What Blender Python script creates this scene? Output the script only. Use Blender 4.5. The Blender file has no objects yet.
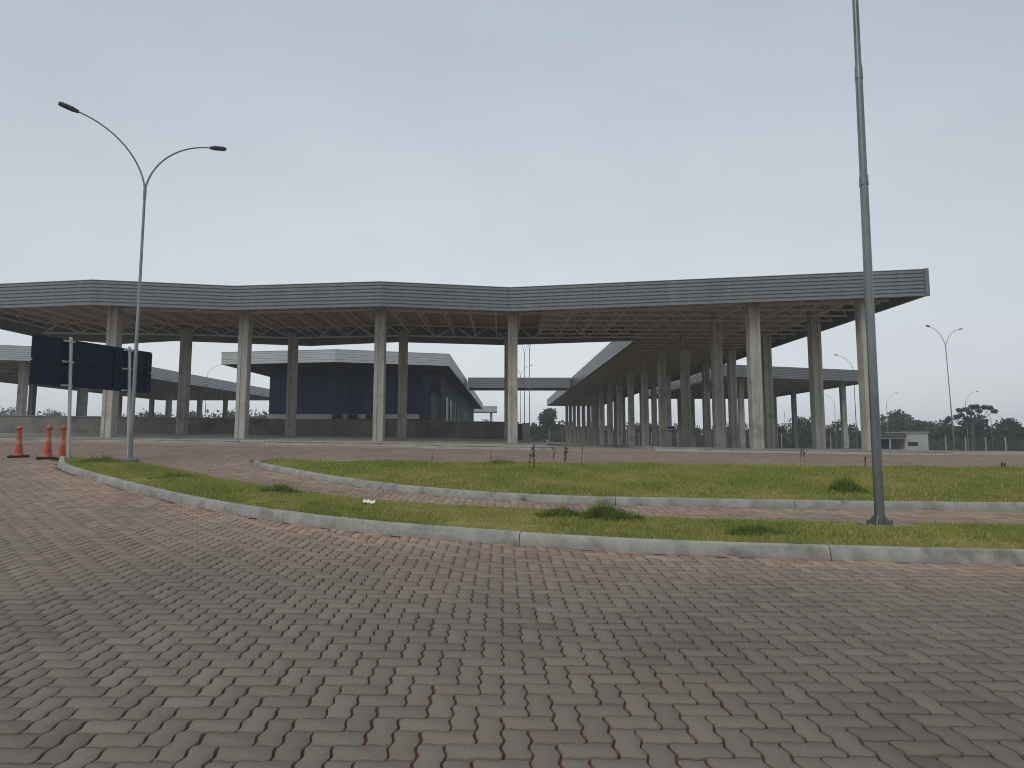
import bpy, bmesh, random
import numpy as np
from math import *
from mathutils import Vector, Matrix
from mathutils.geometry import tessellate_polygon, delaunay_2d_cdt

rng = np.random.default_rng(7)
random.seed(7)
scn = bpy.context.scene
COL = scn.collection

# ------------------------------------------------------------------ camera maths
FPX = 610.0
K = FPX / 769.0   # plan depths below were measured for a longer lens; K brings them to this one
PSI = atan(9 / FPX)
TH = atan(55 / FPX)
EYE = 1.42
CAM = np.array([0.0, 0.0, EYE])
_r = np.array([cos(PSI), -sin(PSI), 0.0])
_f0 = np.array([sin(PSI), cos(PSI), 0.0])
_z = np.array([0.0, 0.0, 1.0])
_F = _f0 * cos(TH) + _z * sin(TH)
_U = -_f0 * sin(TH) + _z * cos(TH)


def ray(px, py):
    return _F + _r * ((px - 512) / FPX) + _U * ((384 - py) / FPX)


def at(px, py, Y):
    d = ray(px, py)
    return CAM + d * (Y / d[1])


# ------------------------------------------------------------------ terrain
XK = np.array([-400., -60, -20, -12, 0, 11, 18, 40, 70, 400])
YK = np.array([-60., -30, 0, 8, 22, 33, 37, 47, 70, 110, 200, 400])
ZT = np.array([
    [-.9] * 10,
    [-.5] * 10,
    [0] * 10,
    [.19, .19, .19, .19, .19, .18, .17, .15, .15, .15],
    [.95, .95, .88, .83, .76, .66, .60, .50, .45, .40],
    [1.40, 1.38, 1.32, 1.22, 1.02, .86, .80, .72, .66, .60],
    [1.45, 1.45, 1.40, 1.31, 1.10, .88, .82, .70, .62, .50],
    [1.70, 1.70, 1.62, 1.48, 1.28, .74, .70, .64, .45, .30],
    [1.72, 1.72, 1.65, 1.50, 1.15, .52, .50, .46, -.10, -.40],
    [1.70, 1.70, 1.60, 1.45, 1.0, .62, .55, .10, -.80, -1.0],
    [1.50, 1.50, 1.40, 1.30, .95, .75, .50, -.2, -1.0, -1.2],
    [1.2, 1.2, 1.2, 1.1, .9, .8, .6, .2, -.4, -.8]])
YK = np.where(YK > 0, YK * K, YK)


def _hermite(K, V, q):
    """V: (len(K), n) values, q: (n,) queries -> (n,)"""
    q = np.clip(q, K[0], K[-1])
    i = np.clip(np.searchsorted(K, q, side='right') - 1, 0, len(K) - 2)
    n = np.arange(len(q))
    sl = np.diff(V, axis=0) / np.diff(K)[:, None]
    m = np.zeros_like(V)
    a, b = sl[:-1], sl[1:]
    ok = a * b > 0
    with np.errstate(divide='ignore', invalid='ignore'):
        hm = 2 * a * b / (a + b)
    m[1:-1] = np.where(ok, hm, 0)
    m[0], m[-1] = sl[0], sl[-1]
    h = (K[i + 1] - K[i])
    t = (q - K[i]) / h
    return ((1 + 2 * t) * (1 - t) ** 2 * V[i, n] + t * (1 - t) ** 2 * h * m[i, n]
            + t * t * (3 - 2 * t) * V[i + 1, n] + t * t * (t - 1) * h * m[i + 1, n])


def terr(x, y):
    x = np.atleast_1d(np.asarray(x, float)).ravel()
    y = np.atleast_1d(np.asarray(y, float)).ravel()
    rows = np.stack([_hermite(XK, np.repeat(ZT[k][:, None], len(x), 1), x) for k in range(len(YK))])
    return _hermite(YK, rows, y)


def tz(x, y):
    return float(terr(x, y)[0])


def tzo(x, y):
    return tz(x, y * K)


def ato(px, py, Y):
    p = at(px, py, Y * K)
    return np.array([p[0], p[1] / K, p[2]])


DEEP = []   # things whose plan is laid out in uncorrected depth, corrected once at the end


def G(px, py, off=0.0):
    """point of the terrain (raised by off) that the photograph shows at px, py"""
    d = ray(px, py)
    ts = np.linspace(1.5, 160, 6000)
    P = CAM + ts[:, None] * d
    g = P[:, 2] - terr(P[:, 0], P[:, 1]) - off
    k = int(np.argmax(g < 0)) if (g < 0).any() else len(ts) - 1
    if k == 0:
        return P[0]
    t = ts[k - 1] + (ts[k] - ts[k - 1]) * g[k - 1] / max(g[k - 1] - g[k], 1e-9)
    return CAM + t * d


# ------------------------------------------------------------------ object helpers
def link(name, me, mat=None, parent=None):
    o = bpy.data.objects.new(name, me)
    COL.objects.link(o)
    if mat is not None and me is not None:
        me.materials.append(mat)
    if parent is not None:
        o.parent = parent
    return o


def tag(o, label=None, cat=None, group=None, kind=None):
    if label: o['label'] = label
    if cat: o['category'] = cat
    if group: o['group'] = group
    if kind: o['kind'] = kind
    return o


def empty(name, loc, label, cat, group=None):
    o = bpy.data.objects.new(name, None)
    COL.objects.link(o)
    o.location = loc
    o.empty_display_size = .2
    return tag(o, label, cat, group)


class MB:
    def __init__(s):
        s.v = []; s.f = []

    def add(s, vs, fs):
        n = len(s.v)
        s.v += [tuple(map(float, p)) for p in vs]
        s.f += [tuple(n + i for i in f) for f in fs]
        return s

    def box(s, x0, x1, y0, y1, z0, z1, rot=0, c=(0, 0)):
        vs = []
        for z in (z0, z1):
            for (x, y) in ((x0, y0), (x1, y0), (x1, y1), (x0, y1)):
                if rot:
                    dx, dy = x - c[0], y - c[1]
                    x, y = c[0] + dx * cos(rot) - dy * sin(rot), c[1] + dx * sin(rot) + dy * cos(rot)
                vs.append((x, y, z))
        return s.add(vs, [(3, 2, 1, 0), (4, 5, 6, 7), (0, 1, 5, 4), (1, 2, 6, 5), (2, 3, 7, 6), (3, 0, 4, 7)])

    def bar(s, a, b, w, h=None, up=(0, 0, 1)):
        a, b = Vector(a), Vector(b)
        h = h or w
        d = (b - a).normalized()
        u = Vector(up)
        if abs(d.dot(u)) > .98: u = Vector((0, 1, 0))
        x = d.cross(u).normalized() * (w / 2)
        y = x.cross(d).normalized() * (h / 2)
        vs = [a - x - y, a + x - y, a + x + y, a - x + y, b - x - y, b + x - y, b + x + y, b - x + y]
        return s.add(vs, [(3, 2, 1, 0), (4, 5, 6, 7), (0, 1, 5, 4), (1, 2, 6, 5), (2, 3, 7, 6), (3, 0, 4, 7)])

    def tube(s, pts, rad, n=10, cap=True):
        pts = [Vector(p) for p in pts]
        if not hasattr(rad, '__len__'): rad = [rad] * len(pts)
        rings = []
        px = None
        for i, p in enumerate(pts):
            t = (pts[min(i + 1, len(pts) - 1)] - pts[max(i - 1, 0)]).normalized()
            if px is None:
                px = t.cross(Vector((0, 1, 0)) if abs(t.y) < .9 else Vector((1, 0, 0))).normalized()
            px = (px - t * px.dot(t)).normalized()
            py = t.cross(px)
            rings.append([p + (px * cos(2 * pi * k / n) + py * sin(2 * pi * k / n)) * rad[i] for k in range(n)])
        vs = [q for r in rings for q in r]
        fs = []
        for i in range(len(pts) - 1):
            for k in range(n):
                k2 = (k + 1) % n
                fs.append((i * n + k, i * n + k2, (i + 1) * n + k2, (i + 1) * n + k))
        if cap:
            fs.append(tuple(range(n - 1, -1, -1)))
            fs.append(tuple((len(pts) - 1) * n + k for k in range(n)))
        return s.add(vs, fs)

    def lathe(s, prof, n=20, c=(0, 0, 0)):
        vs, fs = [], []
        for r, z in prof:
            for k in range(n):
                a = 2 * pi * k / n
                vs.append((c[0] + r * cos(a), c[1] + r * sin(a), c[2] + z))
        for i in range(len(prof) - 1):
            for k in range(n):
                k2 = (k + 1) % n
                fs.append((i * n + k, i * n + k2, (i + 1) * n + k2, (i + 1) * n + k))
        fs.append(tuple(range(n - 1, -1, -1)))
        fs.append(tuple((len(prof) - 1) * n + k for k in range(n)))
        return s.add(vs, fs)

    def prism(s, poly, z0, z1):
        n = len(poly)
        tri = tessellate_polygon([[Vector((p[0], p[1], 0)) for p in poly]])
        area = sum(poly[i][0] * poly[(i + 1) % n][1] - poly[(i + 1) % n][0] * poly[i][1] for i in range(n))
        if area < 0:
            poly = list(poly)[::-1]
            tri = tessellate_polygon([[Vector((p[0], p[1], 0)) for p in poly]])
        vs = [(p[0], p[1], z0) for p in poly] + [(p[0], p[1], z1) for p in poly]
        fs = []
        for t in tri:
            a, b, c = t
            cr = (poly[b][0] - poly[a][0]) * (poly[c][1] - poly[a][1]) - (poly[b][1] - poly[a][1]) * (poly[c][0] - poly[a][0])
            if cr < 0: b, c = c, b
            fs.append((a + n, b + n, c + n)); fs.append((c, b, a))
        for i in range(n):
            j = (i + 1) % n
            fs.append((i, j, j + n, i + n))
        return s.add(vs, fs)

    def build(s, name, mat, parent=None, smooth=False):
        me = bpy.data.meshes.new(name)
        me.from_pydata(s.v, [], s.f)
        if smooth:
            me.polygons.foreach_set('use_smooth', [True] * len(me.polygons))
            try: me.set_sharp_from_angle(angle=radians(35))
            except Exception: pass
        me.update()
        return link(name, me, mat, parent)


def np_mesh(name, V, loops, starts, totals, mat, colors=None, parent=None, normals_up=False):
    me = bpy.data.meshes.new(name)
    me.vertices.add(len(V)); me.vertices.foreach_set('co', np.ascontiguousarray(V, dtype=np.float32).ravel())
    me.loops.add(len(loops)); me.loops.foreach_set('vertex_index', np.ascontiguousarray(loops, dtype=np.int32))
    me.polygons.add(len(starts))
    me.polygons.foreach_set('loop_start', np.ascontiguousarray(starts, dtype=np.int32))
    try: me.polygons.foreach_set('loop_total', np.ascontiguousarray(totals, dtype=np.int32))
    except Exception: pass
    if colors is not None:
        a = me.color_attributes.new('tint', 'FLOAT_COLOR', 'POINT')
        a.data.foreach_set('color', np.ascontiguousarray(colors, dtype=np.float32).ravel())
    me.update(calc_edges=True)
    me.validate()
    return link(name, me, mat, parent)


# ------------------------------------------------------------------ materials
def newmat(name):
    m = bpy.data.materials.new(name)
    m.use_nodes = True
    nt = m.node_tree
    b = nt.nodes['Principled BSDF']
    return m, nt, b


def N(nt, typ, **kw):
    n = nt.nodes.new(typ)
    for k, v in kw.items():
        if k in n.inputs.keys(): n.inputs[k].default_value = v
        else: setattr(n, k, v)
    return n


def ramp(nt, fac, stops):
    r = nt.nodes.new('ShaderNodeValToRGB')
    el = r.color_ramp.elements
    while len(el) < len(stops): el.new(.5)
    for e, (p, c) in zip(el, stops):
        e.position = p; e.color = (*c, 1)
    nt.links.new(fac, r.inputs['Fac'])
    return r.outputs['Color']


def mix(nt, typ, fac, a, b):
    m = nt.nodes.new('ShaderNodeMix'); m.data_type = 'RGBA'; m.blend_type = typ
    for i, v in ((0, fac), (6, a), (7, b)):
        if hasattr(v, 'links'): nt.links.new(v, m.inputs[i])
        else: m.inputs[i].default_value = v if i == 0 else (*v, 1)
    return m.outputs[2]


def mottled(name, c0, c1, scale=3, rough=.85, metal=0, bump=.0, bscale=60, stretch=(1, 1, 1), c2=None, s2=.4, spec=.3, world=False, random_tone=0):
    m, nt, b = newmat(name)
    tc = N(nt, 'ShaderNodeNewGeometry') if world else N(nt, 'ShaderNodeTexCoord')
    src = tc.outputs['Position'] if world else tc.outputs['Object']
    if random_tone:
        oi = N(nt, 'ShaderNodeObjectInfo')
        va = N(nt, 'ShaderNodeVectorMath', operation='SCALE'); nt.links.new(oi.outputs['Location'], va.inputs[0]); va.inputs['Scale'].default_value = 1.7
        vb = N(nt, 'ShaderNodeVectorMath', operation='ADD'); nt.links.new(src, vb.inputs[0]); nt.links.new(va.outputs[0], vb.inputs[1])
        src = vb.outputs[0]
    mp = N(nt, 'ShaderNodeMapping'); mp.inputs['Scale'].default_value = stretch
    nt.links.new(src, mp.inputs['Vector'])
    n1 = N(nt, 'ShaderNodeTexNoise', Scale=scale, Detail=6, Roughness=.65)
    nt.links.new(mp.outputs[0], n1.inputs['Vector'])
    col = ramp(nt, n1.outputs['Fac'], [(.3, c0), (.7, c1)])
    if c2 is not None:
        n2 = N(nt, 'ShaderNodeTexNoise', Scale=s2, Detail=5, Roughness=.7)
        nt.links.new(src, n2.inputs['Vector'])
        mk = ramp(nt, n2.outputs['Fac'], [(.5, (0, 0, 0)), (.72, (1, 1, 1))])
        col = mix(nt, 'MIX', mk, col, c2)
    if random_tone:
        mm = N(nt, 'ShaderNodeMath', operation='MULTIPLY_ADD'); nt.links.new(oi.outputs['Random'], mm.inputs[0])
        mm.inputs[1].default_value = random_tone; mm.inputs[2].default_value = 1 - random_tone / 2
        sc = N(nt, 'ShaderNodeVectorMath', operation='SCALE'); nt.links.new(col, sc.inputs[0]); nt.links.new(mm.outputs[0], sc.inputs['Scale'])
        col = sc.outputs[0]
    nt.links.new(col, b.inputs['Base Color'])
    b.inputs['Roughness'].default_value = rough
    b.inputs['Metallic'].default_value = metal
    b.inputs['Specular IOR Level'].default_value = spec
    if bump:
        n3 = N(nt, 'ShaderNodeTexNoise', Scale=bscale, Detail=4, Roughness=.6)
        nt.links.new(src, n3.inputs['Vector'])
        bp = N(nt, 'ShaderNodeBump', Strength=bump, Distance=.01)
        nt.links.new(n3.outputs['Fac'], bp.inputs['Height'])
        nt.links.new(bp.outputs[0], b.inputs['Normal'])
    return m


def tinted(name, rough=.9, nscale=0, namp=.3, bump=0, trans=0):
    """base colour from the mesh's own colour attribute (each paver, blade or leaf its own tone)"""
    m, nt, b = newmat(name)
    a = N(nt, 'ShaderNodeAttribute', attribute_name='tint')
    col = a.outputs['Color']
    geo = N(nt, 'ShaderNodeNewGeometry')
    if nscale:
        n = N(nt, 'ShaderNodeTexNoise', Scale=nscale, Detail=5, Roughness=.75)
        nt.links.new(geo.outputs['Position'], n.inputs['Vector'])
        g = ramp(nt, n.outputs['Fac'], [(.28, (1 - namp,) * 3), (.72, (1 + namp * .9,) * 3)])
        col = mix(nt, 'MULTIPLY', 1.0, col, g)
        if bump:
            bp = N(nt, 'ShaderNodeBump', Strength=bump, Distance=.004)
            nt.links.new(n.outputs['Fac'], bp.inputs['Height'])
            nt.links.new(bp.outputs[0], b.inputs['Normal'])
    nt.links.new(col, b.inputs['Base Color'])
    b.inputs['Roughness'].default_value = rough
    b.inputs['Specular IOR Level'].default_value = .2
    if trans:
        t = N(nt, 'ShaderNodeBsdfTranslucent'); nt.links.new(col, t.inputs['Color'])
        ms = N(nt, 'ShaderNodeMixShader'); ms.inputs[0].default_value = trans
        nt.links.new(b.outputs[0], ms.inputs[1]); nt.links.new(t.outputs[0], ms.inputs[2])
        nt.links.new(ms.outputs[0], nt.nodes['Material Output'].inputs['Surface'])
    return m


M = {}
M['concrete'] = mottled('cast_concrete', (.36, .345, .305), (.50, .48, .43), 2.2, .9, bump=.25, bscale=35, stretch=(2.5, 2.5, .35), c2=(.22, .2, .17), s2=.9, random_tone=.22)
M['wall'] = mottled('weathered_wall', (.17, .16, .145), (.25, .235, .21), 1.4, .95, bump=.3, bscale=25, stretch=(1, 1, .5), c2=(.09, .085, .08), s2=.5)
M['kerb'] = mottled('kerb_concrete', (.25, .245, .225), (.40, .39, .365), 4, .9, bump=.5, bscale=50, c2=(.15, .14, .12), s2=2.2, world=True)
M['slab_kerb'] = mottled('old_kerb_concrete', (.31, .295, .265), (.43, .41, .375), 3, .9, world=True, c2=(.25, .22, .185), s2=.8)
M['slab'] = mottled('platform_concrete', (.2, .18, .16), (.29, .265, .235), 1.2, .92, bump=.2, c2=(.22, .16, .125), s2=.3, world=True)
M['fascia'] = mottled('fascia_metal', (.145, .157, .162), (.21, .222, .226), 1.5, .34, .0, stretch=(2.5, 2.5, .12), c2=(.15, .157, .16), s2=.2, spec=.6)
M['fascia_pale'] = mottled('pale_fascia_metal', (.44, .45, .455), (.52, .53, .53), .6, .5, .2, stretch=(1, 1, .3), spec=.4)
M['steel'] = mottled('truss_steel', (.58, .50, .43), (.70, .61, .53), 3, .55, 0)
M['galv'] = mottled('galvanised_steel', (.16, .175, .172), (.28, .295, .288), 7, .42, .6, stretch=(1, 1, .3), spec=.5)
M['pole_steel'] = mottled('dull_pole_steel', (.15, .165, .16), (.27, .285, .28), 5, .32, .8, stretch=(1, 1, .2), spec=.5)
M['galv_white'] = mottled('pale_galvanised_steel', (.38, .39, .385), (.5, .5, .485), 7, .5, .3, stretch=(1, 1, .3), spec=.5)
M['lamp_dark'] = mottled('lamp_housing', (.035, .035, .038), (.06, .06, .06), 9, .5, .2)
M['navy'] = mottled('navy_painted_metal', (.004, .008, .023), (.007, .012, .033), 5, .5, 0, spec=.2)
M['glass_navy'] = mottled('navy_glass_panel', (.010, .019, .075), (.016, .028, .10), .8, .3, 0, spec=.25, random_tone=.5)
M['glass_dark'] = mottled('dark_glass', (.012, .014, .018), (.02, .022, .026), 2, .08, 0, spec=.5)
M['plaster_dark'] = mottled('dark_plaster', (.045, .045, .05), (.065, .065, .07), 1.5, .9)
M['plaster_white'] = mottled('pale_plaster', (.42, .42, .41), (.52, .52, .51), 1.2, .9, c2=(.36, .35, .33), s2=.8)
M['orange'] = mottled('orange_plastic', (.42, .075, .03), (.52, .11, .045), 6, .5, c2=(.4, .09, .05), s2=7)
M['reflective'] = mottled('faded_band', (.46, .17, .10), (.52, .24, .16), 9, .5)
M['rubber'] = mottled('black_rubber', (.02, .015, .014), (.04, .028, .024), 8, .8)
M['blue_sign'] = mottled('blue_sign_paint', (.02, .08, .3), (.03, .1, .36), 5, .4)
M['bark'] = mottled('bark', (.07, .055, .042), (.12, .1, .08), 6, .95, bump=.4, bscale=20)
M['stalk'] = mottled('dry_stalk', (.05, .04, .026), (.09, .07, .045), 30, .95)
M['paper'] = mottled('white_paper', (.75, .75, .73), (.82, .82, .8), 12, .7)
M['roof_tile'] = mottled('dark_roof', (.07, .065, .065), (.1, .095, .09), 3, .8)
M['soil'] = mottled('turf_soil', (.2, .175, .06), (.28, .25, .085), 5, .97, world=True, c2=(.14, .095, .05), s2=1.2)
M['paver'] = tinted('paver_concrete', .9, 150, .34, bump=.6)
M['grass'] = tinted('grass_blades', .7, trans=.3)
M['leaf'] = tinted('leaves', .75, trans=.15)

# underside decking: ribbed metal sheet
m, nt, b = newmat('ribbed_decking')
tc = N(nt, 'ShaderNodeTexCoord')
wv = N(nt, 'ShaderNodeTexWave', wave_type='BANDS', bands_direction='Y', Scale=.9, Distortion=0)
nt.links.new(tc.outputs['Object'], wv.inputs['Vector'])
ns = N(nt, 'ShaderNodeTexNoise', Scale=.7, Detail=5)
nt.links.new(tc.outputs['Object'], ns.inputs['Vector'])
col = ramp(nt, ns.outputs['Fac'], [(.3, (.34, .285, .245)), (.7, (.44, .375, .325))])
nt.links.new(col, b.inputs['Base Color'])
bp = N(nt, 'ShaderNodeBump', Strength=.9, Distance=.05)
nt.links.new(wv.outputs['Fac'], bp.inputs['Height']); nt.links.new(bp.outputs[0], b.inputs['Normal'])
b.inputs['Roughness'].default_value = .75
M['deck'] = m

# joint soil / distant paving sheet: block-sized mottling far away, sandy soil between the modelled blocks
m, nt, b = newmat('joint_soil')
geo = N(nt, 'ShaderNodeNewGeometry')
n1 = N(nt, 'ShaderNodeTexNoise', Scale=3, Detail=6); nt.links.new(geo.outputs['Position'], n1.inputs['Vector'])
c1 = ramp(nt, n1.outputs['Fac'], [(.3, (.06, .023, .014)), (.7, (.125, .045, .028))])
nt.links.new(c1, b.inputs['Base Color']); b.inputs['Roughness'].default_value = .97
M['joint'] = m
M['far_paving'] = mottled('far_paving', (.25, .21, .178), (.33, .28, .24), 9, .92, c2=(.29, .228, .19), s2=.35, world=True, bump=.3, bscale=30)
M['ground'] = mottled('open_ground', (.06, .065, .03), (.1, .095, .05), .3, .97, c2=(.12, .085, .055), s2=.06, world=True)


# ------------------------------------------------------------------ plan polygons of the paved area
def seg_dist(P, poly, closed=True):
    d = np.full(len(P), 1e9)
    n = len(poly)
    for i in range(n if closed else n - 1):
        a = poly[i]; bb = poly[(i + 1) % n]
        ab = bb - a
        t = np.clip(((P - a) @ ab) / max(ab @ ab, 1e-9), 0, 1)
        d = np.minimum(d, np.linalg.norm(P - a - t[:, None] * ab, axis=1))
    return d


def inside(P, poly):
    r = np.zeros(len(P), bool)
    n = len(poly)
    x, y = P[:, 0], P[:, 1]
    j = n - 1
    for i in range(n):
        xi, yi = poly[i]; xj, yj = poly[j]
        c = ((yi > y) != (yj > y)) & (x < (xj - xi) * (y - yi) / (yj - yi + 1e-12) + xi)
        r ^= c
        j = i
    return r


def smooth_line(P, step=.2):
    P = np.asarray(P, float)
    # chaikin then resample
    for _ in range(3):
        Q = [P[0]]
        for a, b2 in zip(P[:-1], P[1:]):
            Q += [a * .75 + b2 * .25, a * .25 + b2 * .75]
        Q.append(P[-1]); P = np.array(Q)
    s = np.r_[0, np.cumsum(np.linalg.norm(np.diff(P, axis=0), axis=1))]
    q = np.linspace(0, s[-1], max(2, int(s[-1] / step)))
    return np.stack([np.interp(q, s, P[:, 0]), np.interp(q, s, P[:, 1])], 1)


def gpts(lst, off=0.0):
    return [G(x, y, off)[:2] for x, y in lst]


front1 = gpts([(57, 465.5), (60, 470), (107, 484.5), (154, 497), (201, 508), (247, 516), (294, 523.5), (345, 530), (400, 535.5), (473, 541.5), (576, 548.5), (664, 553.5), (760, 557), (880, 560.8), (1024, 564.5)])
e = front1[-1]; d_ = (front1[-1] - front1[-2]); d_ /= np.linalg.norm(d_)
front1 += [e + d_ * 2.5, e + d_ * 6]
back1 = gpts([(59, 459.8), (100, 459.3), (132, 460.5), (154, 464), (200, 474), (224, 479), (259, 484), (294, 490), (345, 496), (400, 501), (488, 507), (546, 510), (623, 515.5), (693, 519), (840, 522), (1024, 525)], .03)
e = back1[-1]; d_ = (back1[-1] - back1[-2]); d_ /= np.linalg.norm(d_)
back1 += [e + d_ * 3, e + d_ * 7]
K1 = smooth_line([back1[0]] + front1)
B1 = smooth_line(back1)
ISL1 = np.vstack([K1, B1[::-1]])

front2 = gpts([(252, 463.8), (253, 466), (259, 468.3), (294, 475.5), (340, 484), (400, 492), (488, 499.8), (576, 504), (693, 506.5), (840, 509), (1024, 511)])
e = front2[-1]; d_ = (front2[-1] - front2[-2]); d_ /= np.linalg.norm(d_)
front2 += [e + d_ * 4, e + d_ * 9]
back2 = gpts([(256, 461), (294, 459.5), (400, 461), (546, 463.5), (693, 464), (840, 466.5), (1024, 468)], .12)
e = back2[-1]; d_ = (back2[-1] - back2[-2]); d_ /= np.linalg.norm(d_)
back2 += [e + d_ * 5, front2[-1] + np.array([1.5, 1.5])]
LOOP2 = smooth_line(front2 + back2[::-1] + [front2[0]])
ISL2 = LOOP2[:-1]
print('isl1', [tuple(np.round(p, 1)) for p in front1[::3]], [tuple(np.round(p, 1)) for p in back1[::3]])
print('isl2', [tuple(np.round(p, 1)) for p in front2[::3]], [tuple(np.round(p, 1)) for p in back2[::2]])


def kerb(name, line, side, h=.13, w=.14, piece=3.4, mat=None):
    """concrete kerb swept along a plan line; side = +1 when the island lies left of the direction of travel"""
    prof = [(0, -.12), (.0, h * .15), (.018, h * .78), (.03, h * .94), (.05, h), (w - .01, h), (w, h - .01), (w, -.12)]
    mb = MB()
    s = np.r_[0, np.cumsum(np.linalg.norm(np.diff(line, axis=0), axis=1))]
    cuts = [0.0]
    while cuts[-1] < s[-1]: cuts.append(cuts[-1] + piece * (.8 + .45 * random.random()))
    cuts[-1] = s[-1]
    for a, b2 in zip(cuts[:-1], cuts[1:]):
        qs = np.linspace(a + .005, b2 - .005, max(2, int((b2 - a) / .22)))
        ring = []
        jz = random.uniform(-.005, .005)
        for q in qs:
            x, y = np.interp(q, s, line[:, 0]), np.interp(q, s, line[:, 1])
            x2, y2 = np.interp(min(q + .1, s[-1]), s, line[:, 0]), np.interp(min(q + .1, s[-1]), s, line[:, 1])
            x1, y1 = np.interp(max(q - .1, 0), s, line[:, 0]), np.interp(max(q - .1, 0), s, line[:, 1])
            l = hypot(x2 - x1, y2 - y1) or 1
            nx, ny = -(y2 - y1) / l * side, (x2 - x1) / l * side
            z = tz(x, y) + jz
            ring.append([(x + nx * o, y + ny * o, z + zz) for o, zz in prof])
        n = len(prof)
        vs = [p for r in ring for p in r]
        fs = []
        for i in range(len(ring) - 1):
            for k in range(n - 1):
                fs.append((i * n + k, i * n + k + 1, (i + 1) * n + k + 1, (i + 1) * n + k))
        fs.append(tuple(range(n))); fs.append(tuple((len(ring) - 1) * n + k for k in range(n - 1, -1, -1)))
        mb.add(vs, fs)
    o = mb.build(name, mat or M['kerb'], smooth=True)
    bm = bmesh.new(); bm.from_mesh(o.data); bmesh.ops.recalc_face_normals(bm, faces=bm.faces); bm.to_mesh(o.data); bm.free()
    tag(o, kind='structure')
    return o


kerb('kerb', K1, -1 if False else 1)
kerb('kerb', LOOP2, 1, h=.12)


def island_z(P, poly, kerbline):
    dk = seg_dist(P, kerbline, closed=False)
    de = seg_dist(P, poly)
    base = terr(P[:, 0], P[:, 1])
    edge = np.clip(de / .35, 0, 1)
    wob = .02 * np.sin(P[:, 0] * 2.1 + 1.3 * np.sin(P[:, 1] * 1.7)) + .015 * np.sin(P[:, 1] * 3.3 + P[:, 0])
    on_kerb = dk < .35
    rim = np.where(on_kerb, .105, .02 + .10 * edge)
    db = seg_dist(P, B1, closed=False)
    fall = np.clip((db - .05) / 1.1, 0, 1)
    return base + np.where(dk < .3, rim, np.minimum(rim, .012 + .13 * fall)) + edge * fall * (.03 + wob * .8)


def turf(name, poly, kerbline, step):
    x0, y0 = poly.min(0); x1, y1 = poly.max(0)
    gx, gy = np.meshgrid(np.arange(x0, x1, step), np.arange(y0, y1, step))
    P = np.stack([gx.ravel(), gy.ravel()], 1)
    P = P[inside(P, poly)]
    P = P[seg_dist(P, poly) > step * .4]
    allp = [Vector(p) for p in poly] + [Vector(p) for p in P]
    n = len(poly)
    v, e_, f, *_ = delaunay_2d_cdt(allp, [], [list(range(n))], 1, 1e-5)
    V = np.array([(p[0], p[1]) for p in v])
    Z = island_z(V, poly, kerbline)
    me = bpy.data.meshes.new(name)
    me.from_pydata([(a[0], a[1], z) for a, z in zip(V, Z)], [], [tuple(t) for t in f])
    o = link(name, me, M['soil'])
    bm = bmesh.new(); bm.from_mesh(me)
    for fc in bm.faces:
        if fc.normal.z < 0: fc.normal_flip()
    bm.to_mesh(me); bm.free()
    return tag(o, kind='structure')


# shrink turf polygons to sit inside their kerbs
def inset(poly, kerbline, d):
    # move points that lie on the kerb line inwards
    c = []
    n = len(poly)
    A = sum(poly[i][0] * poly[(i + 1) % n][1] - poly[(i + 1) % n][0] * poly[i][1] for i in range(n))
    s = 1 if A > 0 else -1
    dk = seg_dist(poly, kerbline, closed=False)
    for i in range(n):
        t = poly[(i + 1) % n] - poly[i - 1]
        l = np.linalg.norm(t) or 1
        nrm = np.array([-t[1], t[0]]) / l * s
        c.append(poly[i] + nrm * (d if dk[i] < .02 else 0))
    return np.array(c)


T1 = inset(ISL1, K1, .10)
T2 = inset(ISL2, LOOP2, .10)
turf('lawn', T1, K1, .3)
turf('lawn', T2, LOOP2, .5)


def vnoise(x, y, seed):
    r2 = np.random.default_rng(seed)
    g = r2.random((64, 64))
    xi = np.floor(x).astype(int); yi = np.floor(y).astype(int)
    fx = x - xi; fy = y - yi
    fx = fx * fx * (3 - 2 * fx); fy = fy * fy * (3 - 2 * fy)
    w = lambda a, b2: g[a % 64, b2 % 64]
    return (w(xi, yi) * (1 - fx) + w(xi + 1, yi) * fx) * (1 - fy) + (w(xi, yi + 1) * (1 - fx) + w(xi + 1, yi + 1) * fx) * fy


def patch(x, y):
    return (np.sin(x * 1.3 + 2 * np.sin(y * .7)) + np.sin(y * 1.9 + 1.5 * np.sin(x * .9 + 1)) + np.sin(x * 3.1 + y * 2.3) * .6) / 2.6


def blades(n_, poly, zf, hmin, hmax, wid, lean, cols, yw=None):
    x0, y0 = poly.min(0); x1, y1 = poly.max(0)
    P = np.empty((0, 2))
    while len(P) < n_:
        Q = rng.uniform((x0, y0), (x1, y1), (n_ * 2, 2))
        if yw is not None:
            Q = Q[rng.random(len(Q)) < yw(Q)]
        P = np.vstack([P, Q[inside(Q, poly)]])
    P = P[:n_]
    return blade_mesh_data(P, zf(P), hmin, hmax, wid, lean, cols)


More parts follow.
